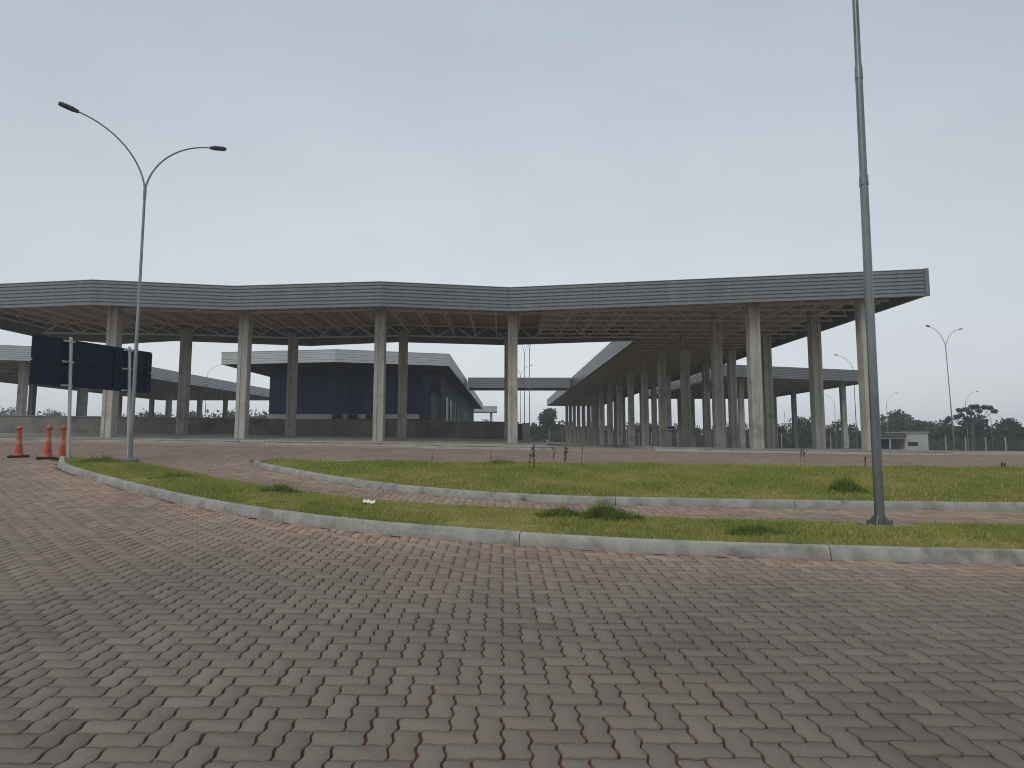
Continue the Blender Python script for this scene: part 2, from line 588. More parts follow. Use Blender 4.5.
def blade_mesh_data(P, Z, hmin, hmax, wid, lean, cols, hs=None):
    n_ = len(P)
    h = rng.uniform(hmin, hmax, n_) if hs is None else hs
    pt = patch(P[:, 0], P[:, 1])
    pt = np.clip(pt + 1.4 * (vnoise(P[:, 0] / .45 + 40, P[:, 1] / .6 + 40, 11) - .5) + .8 * (vnoise(P[:, 0] / .16 + 40, P[:, 1] / .2 + 40, 12) - .5), -1.2, 1.2)
    h = h * (1 + .45 * pt) * np.where(rng.random(n_) < .03, 1.9, 1.0)
    a = rng.uniform(0, 2 * pi, n_)
    w = wid * rng.uniform(.6, 1.3, n_)
    dx, dy = np.cos(a) * w / 2, np.sin(a) * w / 2
    la = rng.uniform(0, 2 * pi, n_); ll = h * rng.uniform(.1, lean, n_)
    lx, ly = np.cos(la) * ll, np.sin(la) * ll
    b0 = np.stack([P[:, 0] - dx, P[:, 1] - dy, Z - .01], 1)
    b1 = np.stack([P[:, 0] + dx, P[:, 1] + dy, Z - .01], 1)
    m0 = np.stack([P[:, 0] - dx * .8 + lx * .35, P[:, 1] - dy * .8 + ly * .35, Z + h * .6], 1)
    m1 = np.stack([P[:, 0] + dx * .8 + lx * .35, P[:, 1] + dy * .8 + ly * .35, Z + h * .6], 1)
    t = np.stack([P[:, 0] + lx, P[:, 1] + ly, Z + h], 1)
    V = np.stack([b0, b1, m1, m0, t], 1).reshape(-1, 3)
    i = np.arange(n_)[:, None] * 5
    loops = (i + np.array([0, 1, 2, 3, 3, 2, 4])).ravel()
    starts = (np.arange(n_)[:, None] * 7 + np.array([0, 4])).ravel()
    totals = np.tile([4, 3], n_)
    c0, c1, c2 = map(np.array, cols)
    k = np.clip(.5 + .45 * pt + rng.normal(0, .25, n_), 0, 1)[:, None]
    c = c0 * (1 - k) + c1 * k
    dry = (rng.random(n_) < (.22 - .15 * pt))[:, None]
    h = np.where(rng.random(n_) < .0, h, h)
    c = np.where(dry, c2, c) * rng.uniform(.75, 1.2, (n_, 1))
    C = np.repeat(np.c_[c, np.ones(n_)], 5, 0)
    return V, loops, starts, totals, C


LAWN = [(.365, .365, .085), (.245, .31, .07), (.48, .41, .17)]
d1 = blades(190000, inset(ISL1, K1, .13), lambda P: island_z(P, T1, K1), .02, .045, .008, .95, LAWN, lambda Q: np.clip(9.5 / np.maximum(Q[:, 1], 5), 0, 1) ** .7)
tag(np_mesh('grass', *d1[:4], M['grass'], d1[4]), 'short olive green lawn on the near kerbed strip', 'grass', kind='stuff')
d2 = blades(220000, inset(ISL2, LOOP2, .13), lambda P: island_z(P, T2, LOOP2), .022, .055, .012, .95, LAWN, lambda Q: np.clip(9.5 / np.maximum(Q[:, 1], 5), 0, 1) ** .7)
tag(np_mesh('grass', *d2[:4], M['grass'], d2[4]), 'short olive green lawn on the far large kerbed island', 'grass', kind='stuff')

TUFT = [(.13, .215, .045), (.19, .27, .06), (.36, .33, .11)]


def tuft(px, py, rx, ry, h, n_, label, isl=1):
    c = G(px, py, .12)
    poly, kl = (T1, K1) if isl == 1 else (T2, LOOP2)
    r = np.sqrt(rng.random(n_)) ** 1.0; a = rng.uniform(0, 2 * pi, n_)
    lump = .65 + .35 * np.sin(a * 3 + px) * np.cos(a * 2 + 1)
    P = np.stack([c[0] + rx * r * np.cos(a) * lump, c[1] + .8 * ry * r * np.sin(a) * lump], 1)
    Z = island_z(P, poly, kl)
    hs = .85 * h * (1.1 - .85 * r ** 1.3) * rng.uniform(.55, 1.15, n_)
    V, l, s, t, C = blade_mesh_data(P, Z, 0, 1, .012, .8, TUFT, hs)
    z0 = float(island_z(np.array([c[:2]]), poly, kl)[0])
    V = V - np.array([c[0], c[1], z0])
    o = np_mesh('grass_tuft', V, l, s, t, M['grass'], C)
    o.location = (c[0], c[1], z0)
    tag(o, label, 'grass tuft', 'dark green grass tufts on the lawns')


tuft(605, 523, .55, .3, .27, 3000, 'larger dark green tuft of long grass near the middle of the front kerb')
tuft(560, 521, .45, .28, .2, 1800, 'dark green grass tuft just left of the larger middle tuft')
tuft(283, 492, .5, .4, .2, 1800, 'spiky dark grass tuft alone on the strip beside its inner edge')
tuft(172, 480, .8, .5, .13, 1500, 'low spreading grass clump on the strip behind the curving kerb')
tuft(105, 463, .9, .6, .2, 1500, 'long grass clump at the foot of the dark sign posts')
tuft(750, 536, .5, .15, .11, 1200, 'low grass tuft close behind the front kerb left of the steel pole')
tuft(846, 494, .4, .35, .3, 2200, 'bushy dark green grass tuft on the far island left of the steel pole', 2)
tuft(500, 465, .6, .5, .16, 900, 'grass clump at the back of the far island below the white column', 2)

# ------------------------------------------------------------------ pavers
W = .1235
xs = np.arange(int(-25 / W), int(27 / W)); ys = np.arange(int(-2.5 / W), int(25 / W))
cx, cy = np.meshgrid(xs, ys); cx = cx.ravel(); cy = cy.ravel()
s_ = (cx + cy) % 4
keep = (s_ == 0) | (s_ == 2)
cx, cy, s_ = cx[keep], cy[keep], s_[keep]
horiz = s_ == 0
ctr = np.stack([(cx + np.where(horiz, 1, .5)) * W, (cy + np.where(horiz, .5, 1)) * W], 1)
vis = (np.abs(ctr[:, 0] - ctr[:, 1] * .012) < np.maximum(ctr[:, 1], 0) * .87 + 5.5)
cx, cy, horiz, ctr = cx[vis], cy[vis], horiz[vis], ctr[vis]
in1 = inside(ctr, ISL1); in2 = inside(ctr, ISL2)
dI = np.minimum(seg_dist(ctr, K1, False), seg_dist(ctr, ISL2))
dB = seg_dist(ctr, B1, False)
ok = ~(in1 & (dB > .04)) & ~(in2) & ~(in1 & (dI < .2))
cx, cy, horiz, ctr, dI = cx[ok], cy[ok], horiz[ok], ctr[ok], dI[ok]
nb = len(cx)
A_ = .0078


def tri(t):
    t = t - np.floor(t)
    return np.where(t < .25, t * 4, np.where(t < .75, 2 - t * 4, t * 4 - 4))


def trap(t):
    return np.clip(tri(t) * 1.5, -1, 1)


def outline(L, H, shrink):
    pts = []
    t_ = [0, .2, .3, .7, .8]
    for k in range(int(L)):
        pts += [(k + q, 0, 0, -1) for q in t_]
    for k in range(int(H)):
        pts += [(L, k + q, 1, 0) for q in t_]
    for k in range(int(L)):
        pts += [(L - k - q, H, 0, 1) for q in t_]
    for k in range(int(H)):
        pts += [(0, H - k - q, -1, 0) for q in t_]
    p = np.array(pts)
    sh = shrink / W
    x = np.clip(p[:, 0], sh, L - sh); y = np.clip(p[:, 1], sh, H - sh)
    return x, y


rings = [(.0068, -.05), (.0068, -.0018), (.0080, 0.0)]
NV = 30
V = np.zeros((nb, 3, NV, 3), np.float32)
jit = rng.normal(0, .0016, nb); tlx = rng.normal(0, .006, nb); tly = rng.normal(0, .006, nb)
rot = rng.normal(0, .005, nb); ox = rng.normal(0, .0012, nb); oy = rng.normal(0, .0012, nb)
zc = terr(ctr[:, 0], ctr[:, 1])
gx_ = (terr(ctr[:, 0] + .1, ctr[:, 1]) - zc) / .1; gy_ = (terr(ctr[:, 0], ctr[:, 1] + .1) - zc) / .1
for ri, (sh, dz) in enumerate(rings):
    xh, yh = outline(2, 1, sh); xv, yv = outline(1, 2, sh)
    X = np.where(horiz[:, None], xh, xv) + cx[:, None]
    Y = np.where(horiz[:, None], yh, yv) + cy[:, None]
    X2 = (X * W + A_ * trap(Y)); Y2 = (Y * W + A_ * .6 * trap(X))
    dx = X2 - ctr[:, 0:1]; dy = Y2 - ctr[:, 1:2]
    rx = dx * np.cos(rot)[:, None] - dy * np.sin(rot)[:, None] + ox[:, None]
    ry = dx * np.sin(rot)[:, None] + dy * np.cos(rot)[:, None] + oy[:, None]
    V[:, ri, :, 0] = ctr[:, 0:1] + rx; V[:, ri, :, 1] = ctr[:, 1:2] + ry
    V[:, ri, :, 2] = (zc + jit)[:, None] + rx * (gx_ + tlx)[:, None] + ry * (gy_ + tly)[:, None] + dz
k = np.arange(NV); k2 = (k + 1) % NV
q1 = np.stack([k, k2, k2 + NV, k + NV], 1).ravel(); q2 = q1 + NV
per = np.concatenate([q1, q2, 2 * NV + k])
loops = (np.arange(nb)[:, None] * (3 * NV) + per).ravel()
st1 = np.concatenate([np.arange(2 * NV) * 4, [8 * NV]])
LP = 9 * NV
starts = (np.arange(nb)[:, None] * LP + st1).ravel()
totals = np.tile(np.concatenate([np.full(2 * NV, 4), [NV]]), nb)
X_, Y_ = ctr[:, 0], ctr[:, 1]


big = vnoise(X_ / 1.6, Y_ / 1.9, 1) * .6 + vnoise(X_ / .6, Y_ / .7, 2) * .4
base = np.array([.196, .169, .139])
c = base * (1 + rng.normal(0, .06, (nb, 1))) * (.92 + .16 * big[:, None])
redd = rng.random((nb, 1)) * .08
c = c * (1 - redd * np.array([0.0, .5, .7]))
# reddish earth tracked along the kerbs, plus a lighter, redder tone farther back
dust_and_tone = np.clip(np.exp(-np.clip(dI - .15, 0, None) / .42) * .95 + np.clip((Y_ - 4.2 + 1.8 * (big - .5) * 2) / 9, 0, .62) + .25 * (vnoise(X_ / .9 + 9, Y_ / .9, 5) - .55), 0, 1)[:, None]
c = c * (1 - dust_and_tone) + dust_and_tone * np.array([.34, .25, .192]) * rng.uniform(.8, 1.15, (nb, 1))
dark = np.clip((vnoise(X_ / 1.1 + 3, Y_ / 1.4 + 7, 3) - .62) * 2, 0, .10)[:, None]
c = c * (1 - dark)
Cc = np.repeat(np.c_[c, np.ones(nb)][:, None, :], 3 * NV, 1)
edge = np.array([.36, .6, 1.0])[None, :, None]
Cc = Cc.reshape(nb, 3, NV, 4).copy()

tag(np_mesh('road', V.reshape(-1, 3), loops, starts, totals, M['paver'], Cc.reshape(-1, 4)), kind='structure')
print('blocks', nb)


def sheet(name, xs_, ys_, off, mat, mask=None):
    gx, gy = np.meshgrid(xs_, ys_)
    Z = terr(gx, gy).reshape(gx.shape) + off
    nx, ny = len(xs_), len(ys_)
    V = np.stack([gx.ravel(), gy.ravel(), Z.ravel()], 1)
    i, j = np.meshgrid(np.arange(nx - 1), np.arange(ny - 1))
    a = (j * nx + i).ravel()
    F = np.stack([a, a + 1, a + 1 + nx, a + nx], 1)
    if mask is not None:
        cxy = V[F].mean(1)[:, :2]
        F = F[mask(cxy)]
    o = np_mesh(name, V, F.ravel(), np.arange(len(F)) * 4, np.full(len(F), 4), mat)
    return tag(o, kind='structure')


def ax(a, b2, s): return np.arange(a, b2 + s * .5, s)


sheet('joint_sand_road', ax(-25, 27, .5), ax(-2.5, 24.5, .5), -.012, M['joint'], lambda p: np.abs(p[:, 0]) < .87 * np.maximum(p[:, 1], 0) + 5.6)
sheet('paved_road', ax(-60, 62, 1), ax(24.4, 37, .9), -.004, M['far_paving'])
far_mask = lambda p: (np.abs(p[:, 0]) > np.maximum(0.87 * p[:, 1] + 4.7, 4.7)) | (p[:, 1] < -2.2)
sheet('paved_road', ax(-45, 45, .5), ax(-8, 24.5, .5), -.018, M['far_paving'], far_mask)
gx = np.r_[ax(-320, -60, 20), ax(-58, 62, 2), ax(80, 320, 20)]
gy = np.r_[ax(-60, -10, 10), ax(-8, 130, 2), ax(140, 320, 20)]
sheet('ground', gx, gy, -.06, M['ground'])

# ------------------------------------------------------------------ kerbed platforms under the canopies
def platform(name, poly, h, mat, kerb_h=None, sub=1.0):
    poly = np.array(poly, float) * (1, K)
    # refine outline
    R = []
    for i in range(len(poly)):
        a, b2 = poly[i], poly[(i + 1) % len(poly)]
        n = max(1, int(np.linalg.norm(b2 - a) / sub))
        R += [a + (b2 - a) * t / n for t in range(n)]
    R = np.array(R)
    x0, y0 = R.min(0); x1, y1 = R.max(0)
    g = np.stack([q.ravel() for q in np.meshgrid(ax(x0, x1, sub * 1.5), ax(y0, y1, sub * 1.5))], 1)
    g = g[inside(g, R)]; g = g[seg_dist(g, R) > .3]
    v, e_, f, *_ = delaunay_2d_cdt([Vector(p) for p in R] + [Vector(p) for p in g], [], [list(range(len(R)))], 1, 1e-5)
    v = np.array([(p[0], p[1]) for p in v])
    z = terr(v[:, 0], v[:, 1]) + h
    n = len(v)
    mb = MB()
    fs = []
    for t in f:
        a, b2, c2 = t[:3]
        cr = (v[b2][0] - v[a][0]) * (v[c2][1] - v[a][1]) - (v[b2][1] - v[a][1]) * (v[c2][0] - v[a][0])
        fs.append(tuple(t) if cr > 0 else tuple(t)[::-1])
    mb.add([(p[0], p[1], zz) for p, zz in zip(v, z)], fs)
    o = mb.build(name, mat)
    tag(o, kind='structure')
    A = sum(R[i][0] * R[(i + 1) % len(R)][1] - R[(i + 1) % len(R)][0] * R[i][1] for i in range(len(R)))
    loop = np.vstack([R, R[:1]])
    kerb('kerb', loop, 1 if A > 0 else -1, h=h + .012, w=.16, piece=2.5, mat=M['slab_kerb'])
    return o


platform('platform_pavement', [(-58, 35.6), (-19, 35.2), (-12.6, 36.3), (-6, 35.2), (.3, 36.3), (2.2, 37.3), (2.4, 58), (-58, 58)], .12, M['slab'])
platform('platform_pavement', [(6.6, 33.4), (8.5, 32.2), (17.9, 30.4), (18.3, 31.4), (18.3, 142), (7.6, 142)], .12, M['slab'], sub=1.6)
platform('island_pavement', [(-10.3, 33.2), (-9.4, 32.6), (-3.6, 33.3), (-3.2, 33.9), (-4, 34.3), (-9.5, 34.2)], .13, M['kerb'], sub=.5)
platform('island_pavement', [(-3.5, 32.0), (-2.6, 31.5), (1.2, 31.2), (2.0, 31.7), (2.2, 32.5), (1.4, 33.4), (-3.0, 33.0)], .13, M['kerb'], sub=.5)
platform('island_pavement', [(-20.8, 33.4), (-12, 33.6), (-11.4, 34.0), (-12.0, 34.4), (-20.4, 34.3)], .10, M['kerb'], sub=.5)


# ------------------------------------------------------------------ canopies
ZTOP, ZBOT = 8.52, 7.38


def poly_offset(poly, d):
    """offset a CCW polygon outwards by d with mitred corners"""
    n = len(poly)
    out = []
    for i in range(n):
        p0, p1, p2 = (np.array(poly[k % n], float) for k in (i - 1, i, i + 1))
        t1 = (p1 - p0) / np.linalg.norm(p1 - p0); t2 = (p2 - p1) / np.linalg.norm(p2 - p1)
        n1 = np.array([t1[1], -t1[0]]); n2 = np.array([t2[1], -t2[0]])
        m_ = n1 + n2
        m_ = m_ / max(m_ @ m_, .2) * 2 * .5 * 2 / 2
        mm = (n1 + n2) / max(1e-6, (1 + n1 @ n2))
        out.append(p1 + mm * d)
    return out


def ccw(poly):
    n = len(poly)
    A = sum(poly[i][0] * poly[(i + 1) % n][1] - poly[(i + 1) % n][0] * poly[i][1] for i in range(n))
    return list(poly) if A > 0 else list(poly)[::-1]


def fascia(poly, z0, z1, parent, mat, ribs=7, depth=.055, name='fascia', thick=.1):
    poly = ccw(poly)
    n = len(poly)
    prof = []
    hh = (z1 - z0) / ribs
    prof.append((-thick, z0)); prof.append((.0, z0))
    for r in range(ribs):
        a = z0 + r * hh
        prof += [(0, a + hh * .04), (0, a + hh * .70), (-depth, a + hh * .78), (-depth, a + hh * .93)]
    prof += [(.02, z1 - .03), (.02, z1), (-thick, z1)]
    mb = MB()
    P = len(prof)
    cols = [poly_offset(poly, o) for o, _ in prof]
    vs = [(cols[k][i][0], cols[k][i][1], prof[k][1]) for i in range(n) for k in range(P)]
    fs = []
    for i in range(n):
        j = (i + 1) % n
        for k in range(P):
            l = (k + 1) % P
            fs.append((i * P + k, j * P + k, j * P + l, i * P + l))
    mb.add(vs, fs)
    return mb.build(name, mat, parent)


def truss(mb, a, b, zt, zb, n, w=.07, d=.05):
    a = np.array(a, float); b = np.array(b, float)
    mb.bar((*a, zt), (*b, zt), w); mb.bar((*a, zb), (*b, zb), w)
    for i in range(n):
        p = a + (b - a) * i / n; q = a + (b - a) * (i + .5) / n; r = a + (b - a) * (i + 1) / n
        mb.bar((*p, zb), (*q, zt), d); mb.bar((*q, zt), (*r, zb), d)
    return mb


def col_mesh(h, w=.48, dp=.62):
    """precast column of H outline: a recess runs up the front and back faces"""
    a, b2 = w / 2, dp / 2
    g, dpt, c = .075, .05, .02
    half = [(-a, -b2 + c), (-a + c, -b2), (-g, -b2), (-g, -b2 + dpt), (g, -b2 + dpt), (g, -b2), (a - c, -b2), (a, -b2 + c)]
    poly = half + [(-x, -y) for x, y in half]
    mb = MB().prism(poly, -.15, h)
    return mb


COLCACHE = {}


def add_column(parent, x, y, ztop, off):
    z = tzo(x, y)
    h = round(ztop - z, 1)
    if h not in COLCACHE:
        o = col_mesh(h).build('column', M['concrete'], parent)
        COLCACHE[h] = o
    else:
        o = COLCACHE[h].copy(); COL.objects.link(o); o.parent = parent
    o.location = (x - parent.location.x, y - parent.location.y, ztop - h - parent.location.z)
    return o


def rel(pts, o):
    return [(p[0] - o[0], p[1] - o[1]) for p in pts]


def deep(*a, **k):
    e_ = empty(*a, **k); DEEP.append(e_)
    return e_


# --- the main zigzag canopy with its long finger
ORG = (0.0, 36.0, tzo(0, 36))
main = deep('bus_terminal_canopy', ORG, 'big zigzag grey canopy on concrete columns with long wing running back', 'canopy')
FRONT = [(-27.4, 34.9), (-24.6, 35.4), (-18.35, 34.05), (-12.5, 35.35), (-5.55, 34.2), (.32, 35.45), (17.74, 31.2)]
FING_R = [(17.74, 139), (7.95, 139)]
REAR = [(7.95, 46.3), (.12, 48.6), (-6.5, 47.2), (-12.4, 49.3), (-20.0, 46.9), (-24.2, 48.5), (-27.4, 45.4)]
OUT = FRONT + FING_R + REAR
RP = rel(OUT, ORG)
zt, zb = ZTOP - ORG[2], ZBOT - ORG[2]
fascia(RP, zb, zt, main, M['fascia'])
inner = poly_offset(ccw(RP), -.1)
for (tx, ty) in ((17.74, 31.2), (7.95, 46.3)):
    MB().box(tx - .12 - ORG[0], tx + .045 - ORG[0], ty - .05 - ORG[1], ty + .12 - ORG[1], zb - .01, zt + .012).build('corner_trim', M['fascia'], main)
MB().prism(inner, zt - .14, zt - .06).build('roof_deck', M['deck'], main)


def yat(line, x):
    L = sorted(line)
    return float(np.interp(x, [p[0] for p in L], [p[1] for p in L]))


x = -26.8
while x < 7.6:
    y0, y1 = yat(FRONT, x) + .15, yat(REAR, x) - .15
    mb = MB()
    truss(mb, (x - ORG[0], y0 - ORG[1]), (x - ORG[0], y1 - ORG[1]), zt - .24, zb + .50, 4, .075, .04)
    mb.build('roof_truss', M['steel'], main)
    x += 1.32
cols1 = [(-18.6, 36.5), (-12.75, 37.5), (-5.98, 36.5), (.35, 37.7), (-18.95, 45.6), (-13.0, 47.0), (-6.1, 45.8), (.2, 46.9)]
r1 = [34.2, 40.2, 47.3, 54.3, 61.0, 67.7, 74.4, 81, 88, 94.7, 101.4, 108, 115, 122, 129, 136]
r2 = [33.0, 38.4, 45.6, 52.6, 59.5, 66.4, 73.3, 80.2, 87.1, 94.0, 100.9, 107.8, 114.7, 121.6, 128.5, 135.4]
fcols = [(11.14, y) for y in r1] + [(15.65, y) for y in r2]
for cx_, cy_ in cols1 + fcols:
    add_column(main, cx_ + (.12 if cx_ < 5 else .17), cy_, 7.95, 0)
# long girders over the column rows, front band girders, finger cross trusses, purlins
for gxx, ya, yb in ((11.14, 33.3, 138.7), (15.65, 32.3, 138.7), (8.7, 46.8, 138.7), (13.4, 33.0, 138.7)):
    truss(MB(), (gxx, ya - ORG[1]), (gxx, yb - ORG[1]), zt - .26, zb + .22, int((yb - ya) / 1.9), .09, .06).build('girder', M['steel'], main)
for pts in ([(-18.6, 36.5), (-12.75, 37.5), (-5.98, 36.5), (.35, 37.7), (11.14, 34.9), (17.3, 33.6)], [(-26.9, 45), (-18.95, 45.6), (-13.0, 47.0), (-6.1, 45.8), (.2, 46.9), (8.4, 46.0)]):
    mb = MB()
    for a, b2 in zip(pts[:-1], pts[1:]):
        truss(mb, (a[0], a[1] - ORG[1]), (b2[0], b2[1] - ORG[1]), zt - .26, zb + .22, max(2, int(hypot(b2[0] - a[0], b2[1] - a[1]) / 1.6)), .09, .06)
    mb.build('girder', M['steel'], main)
y = 33.0
while y < 138:
    x0 = 8.1 if y > 46.6 else max(2.0, .32 + (35.45 - (y - .75)) / .2453 + .4)
    mb = MB(); nn = max(4, int((17.4 - x0) / 1.25)); yl = y - ORG[1]
    mb.bar((x0, yl, zb + .26), (17.45, yl, zb + .26), .07)
    for sgn in (-.5, .5):
        mb.bar((x0, yl + sgn, zt - .30), (17.45, yl + sgn, zt - .30), .06)
        for i in range(nn):
            xa, xb = x0 + (17.45 - x0) * i / nn, x0 + (17.45 - x0) * (i + 1) / nn
            mb.bar((xa, yl, zb + .26), ((xa + xb) / 2, yl + sgn, zt - .30), .045)
            mb.bar(((xa + xb) / 2, yl + sgn, zt - .30), (xb, yl, zb + .26), .045)
    mb.build('roof_truss', M['steel'], main)
    y += 1.72
for k in range(9):
    xx = 8.3 + k * 1.13
    ya = 47 if xx < 7.9 else 31.6 + (17.65 - xx) * .245 + .4
    MB().bar((xx, ya - ORG[1], zt - .19), (xx, 138.6 - ORG[1], zt - .19), .07, .08).build('purlin', M['steel'], main)
for (gx0, gy0, h0) in ((-12.75, 37.2, 0), (.35, 37.4, 0)):
    pass

# --- neighbouring canopies
def simple_canopy(label, out, cols, org, trs, mat):
    e_ = deep('bus_platform_canopy', (*org, tzo(*org)), label, 'canopy')
    P = rel(out, org); zt, zb = ZTOP - e_.location.z, ZBOT - e_.location.z
    fascia(P, zb, zt, e_, mat)
    MB().prism(poly_offset(ccw(P), -.1), zt - .14, zt - .06).build('roof_deck', M['deck'], e_)
    for cx_, cy_ in cols: add_column(e_, cx_, cy_, 7.95, 0)
    for a, b2 in trs:
        truss(MB(), (a[0] - org[0], a[1] - org[1]), (b2[0] - org[0], b2[1] - org[1]), zt - .3, zb + .2, max(3, int(hypot(b2[0] - a[0], b2[1] - a[1]) / 1.7)), .08, .06).build('roof_truss', M['steel'], e_)


ys7 = [62, 71, 80, 89, 98, 107, 116]
simple_canopy('grey left canopy partly hidden behind the dark road sign', [(-53, 52.5), (-35.4, 59.4), (-32.9, 120), (-53, 120)],
              [(-38.4, y) for y in ys7] + [(-48.5, y) for y in ys7], (-44, 80),
              [((-52.7, y), (-35.2 + (y - 59.4) * .041, y)) for y in (60.5, 62, 66.5, 71, 75.5, 80, 84.5, 89, 93.5, 98, 107, 116)] + [((-38.4, 60), (-38.4, 119)), ((-48.5, 56), (-48.5, 119))], M['fascia_pale'])
ysr = [75, 82, 89, 96, 103, 110]
simple_canopy('grey right canopy seen between columns of the big canopy wing', [(20.9, 72.4), (39.0, 79.3), (39.0, 114), (20.3, 114)],
              [(36.6, y) for y in (82, 89, 96, 103, 110)] + [(24, y) for y in (77, 83.5, 90, 97, 104, 110.5)], (30, 90),
              [((20.6, y), (38.8, y)) for y in (79.6, 82, 85.5, 89, 92.5, 96, 99.5, 103, 106.5, 110)] + [((36.6, 79), (36.6, 113.6)), ((24, 74.2), (24, 113.6))], M['fascia'])

# --- terminal office with navy glazed front
oo = (-13.0, 68.0)
off = deep('terminal_office', (*oo, tzo(*oo)), 'low terminal office with pale flat roof edge and navy glazed front', 'building')
oz = off.location.z
roofp = rel([(-23.1, 63.0), (-13.3, 60.7), (-4.5, 63.9), (-4.1, 156), (-22, 156)], oo)
zt, zb = ZTOP - oz, 7.5 - oz
rf = MB().prism(poly_offset(ccw(roofp), -.1), zb + .02, zt - .06).build('roof', M['plaster_dark'], off)
fa = fascia(roofp, zb, zt, off, M['fascia_pale'], ribs=5, depth=.02)
fa.parent = rf
wallp = rel([(-20.7, 68.4), (-7.4, 68.4), (-5.7, 71), (-5.7, 150), (-20.7, 150)], oo)
MB().prism(wallp, -.1, zb + .02).build('wall', M['plaster_dark'], off)
gz0, gz1 = 3.62 - oz, 7.46 - oz
for k in range(13):
    xa = -20.7 + k * 1.023
    MB().box(xa + .03 - oo[0], xa + .993 - oo[0], 68.28 - oo[1], 68.397 - oo[1], gz0, gz1).build('glass_panel', M['glass_navy'], off)
MB().box(-20.72 - oo[0], -7.42 - oo[0], 68.2 - oo[1], 68.397 - oo[1], 3.17 - oz, 3.60 - oz).build('sill_band', M['plaster_white'], off)
dv = np.array([1.7, 2.6]); dv /= np.linalg.norm(dv); nv = np.array([dv[1], -dv[0]])
p0 = np.array([-7.4 - oo[0], 68.4 - oo[1]])
o = MB().box(.12, 1.45, -.06, -.003, gz0, gz1).build('corner_window', M['glass_navy'], off)
o.location = (p0[0], p0[1], 0); o.rotation_euler = (0, 0, atan2(dv[1], dv[0]))
o = MB().box(1.5, 2.95, -.06, -.003, gz0 - 1.1, gz1 - .4).build('corner_window', M['glass_dark'], off)
o.location = (p0[0], p0[1], 0); o.rotation_euler = (0, 0, atan2(dv[1], dv[0]))
for k in range(8):
    ya = 76 + k * 6
    w_ = MB().box(-5.697 - oo[0], -5.65 - oo[0], ya - oo[1], ya + 3.4 - oo[1], 2.6 - oz, 5.6 - oz).build('window', M['glass_dark'], off)
    mb = MB()
    for q in (0, 1.7, 3.4):
        mb.box(-5.647 - oo[0], -5.6 - oo[0], ya + q - .05 - oo[1], ya + q + .05 - oo[1], 2.6 - oz, 5.6 - oz)
    mb.build('frame', M['fascia_pale'], w_)
for (px0, px1, nm) in ((332, 342, 'leftmost of three dark cooling units on the office front'), (347.5, 357, 'middle of three dark cooling units on the office front'), (366, 371.5, 'smallest dark cooling unit right of the other two on the office front')):
    a = ato(px0, 417, 67.75); b2 = ato(px1, 417, 67.75)
    x0, x1 = a[0], b2[0]
    e_ = deep('cooling_unit', ((x0 + x1) / 2, 67.9, 2.95), nm, 'cooling unit', 'cooling units on the office front')
    hw = (x1 - x0) / 2
    MB().box(-hw, hw, -.22, .18, .05, .62).build('casing', M['lamp_dark'], e_)
    MB().box(-hw * .8, hw * .8, -.235, -.222, .12, .55).build('grille', M['rubber'], e_)
    MB().box(-hw * .8, -hw * .7, -.2, .297, 0, .047).box(hw * .7, hw * .8, -.2, .297, 0, .047).build('bracket', M['galv'], e_)

# link roof between office and the wing, and the small rear shelter
e_ = deep('link_canopy', (2, 88, tzo(2, 88)), 'narrow grey link roof spanning from office to canopy wing', 'canopy')
lz = e_.location.z
P = [(-6.05, 0.5), (5.82, .5), (5.82, 5.5), (-6.05, 5.5)]
fascia(P, 7.3 - lz, 8.5 - lz, e_, M['fascia'], ribs=5, depth=.02)
MB().prism(poly_offset(ccw(P), -.1), 8.3 - lz, 8.44 - lz).build('roof_deck', M['deck'], e_)
for xx in (-5.9, 5.65):
    MB().box(xx - .1, xx + .1, .8, 5.2, 7.5 - lz, 8.29 - lz).build('end_beam', M['steel'], e_)
e_ = deep('rear_shelter', (-4, 163, tzo(-4, 163)), 'small far shelter with pale flat roof and single column behind office', 'shelter')
lz = e_.location.z
P = [(-6, 0), (2.7, 0), (2.7, 6), (-6, 6)]
fascia(P, 7.1 - lz, 8.4 - lz, e_, M['fascia_pale'], ribs=4, depth=.02)
MB().prism(poly_offset(ccw(P), -.1), 8.2 - lz, 8.34 - lz).build('roof_deck', M['deck'], e_)
MB().box(1.2, 1.75, 1, 1.6, -.1, 8.19 - lz).build('column', M['concrete'], e_)
MB().box(-4.8, -4.25, 1, 1.6, -.1, 8.19 - lz).build('column', M['concrete'], e_)

# low grey wall behind the rear columns
e_ = deep('boundary_wall', (-22, 49.5, tzo(-22, 49.5)), 'long low weathered grey wall behind the rear columns', 'wall')
wz = e_.location.z
vs, fs = [], []
n = 30
for i in range(n + 1):
    xx = -58 + i / n * 59.0
    zt_ = np.interp(xx, [-58, -32, .9], [2.98, 2.88, 2.46])
    z0 = tzo(xx, 49.5) - .1
    for (yy, zz) in ((49.5, z0), (49.5, zt_), (49.75, zt_), (49.75, z0)):
        vs.append((xx + 22, yy - 49.5, zz - wz))
for i in range(n):
    for k in range(4):
        l = (k + 1) % 4
        fs.append((i * 4 + k, (i + 1) * 4 + k, (i + 1) * 4 + l, i * 4 + l))
fs.append((3, 2, 1, 0)); fs.append(tuple(n * 4 + k for k in range(4)))
MB().add(vs, fs).build('wall_panel', M['wall'], e_)
vs, fs = [], []
for i in range(n + 1):
    xx = -58 + i / n * 59.06
    zt_ = np.interp(xx, [-58, -32, .9], [2.98, 2.88, 2.46])
    for (yy, zz) in ((49.45, zt_ + .003), (49.45, zt_ + .06), (49.8, zt_ + .06), (49.8, zt_ + .003)):
        vs.append((xx + 22, yy - 49.5, zz - wz))
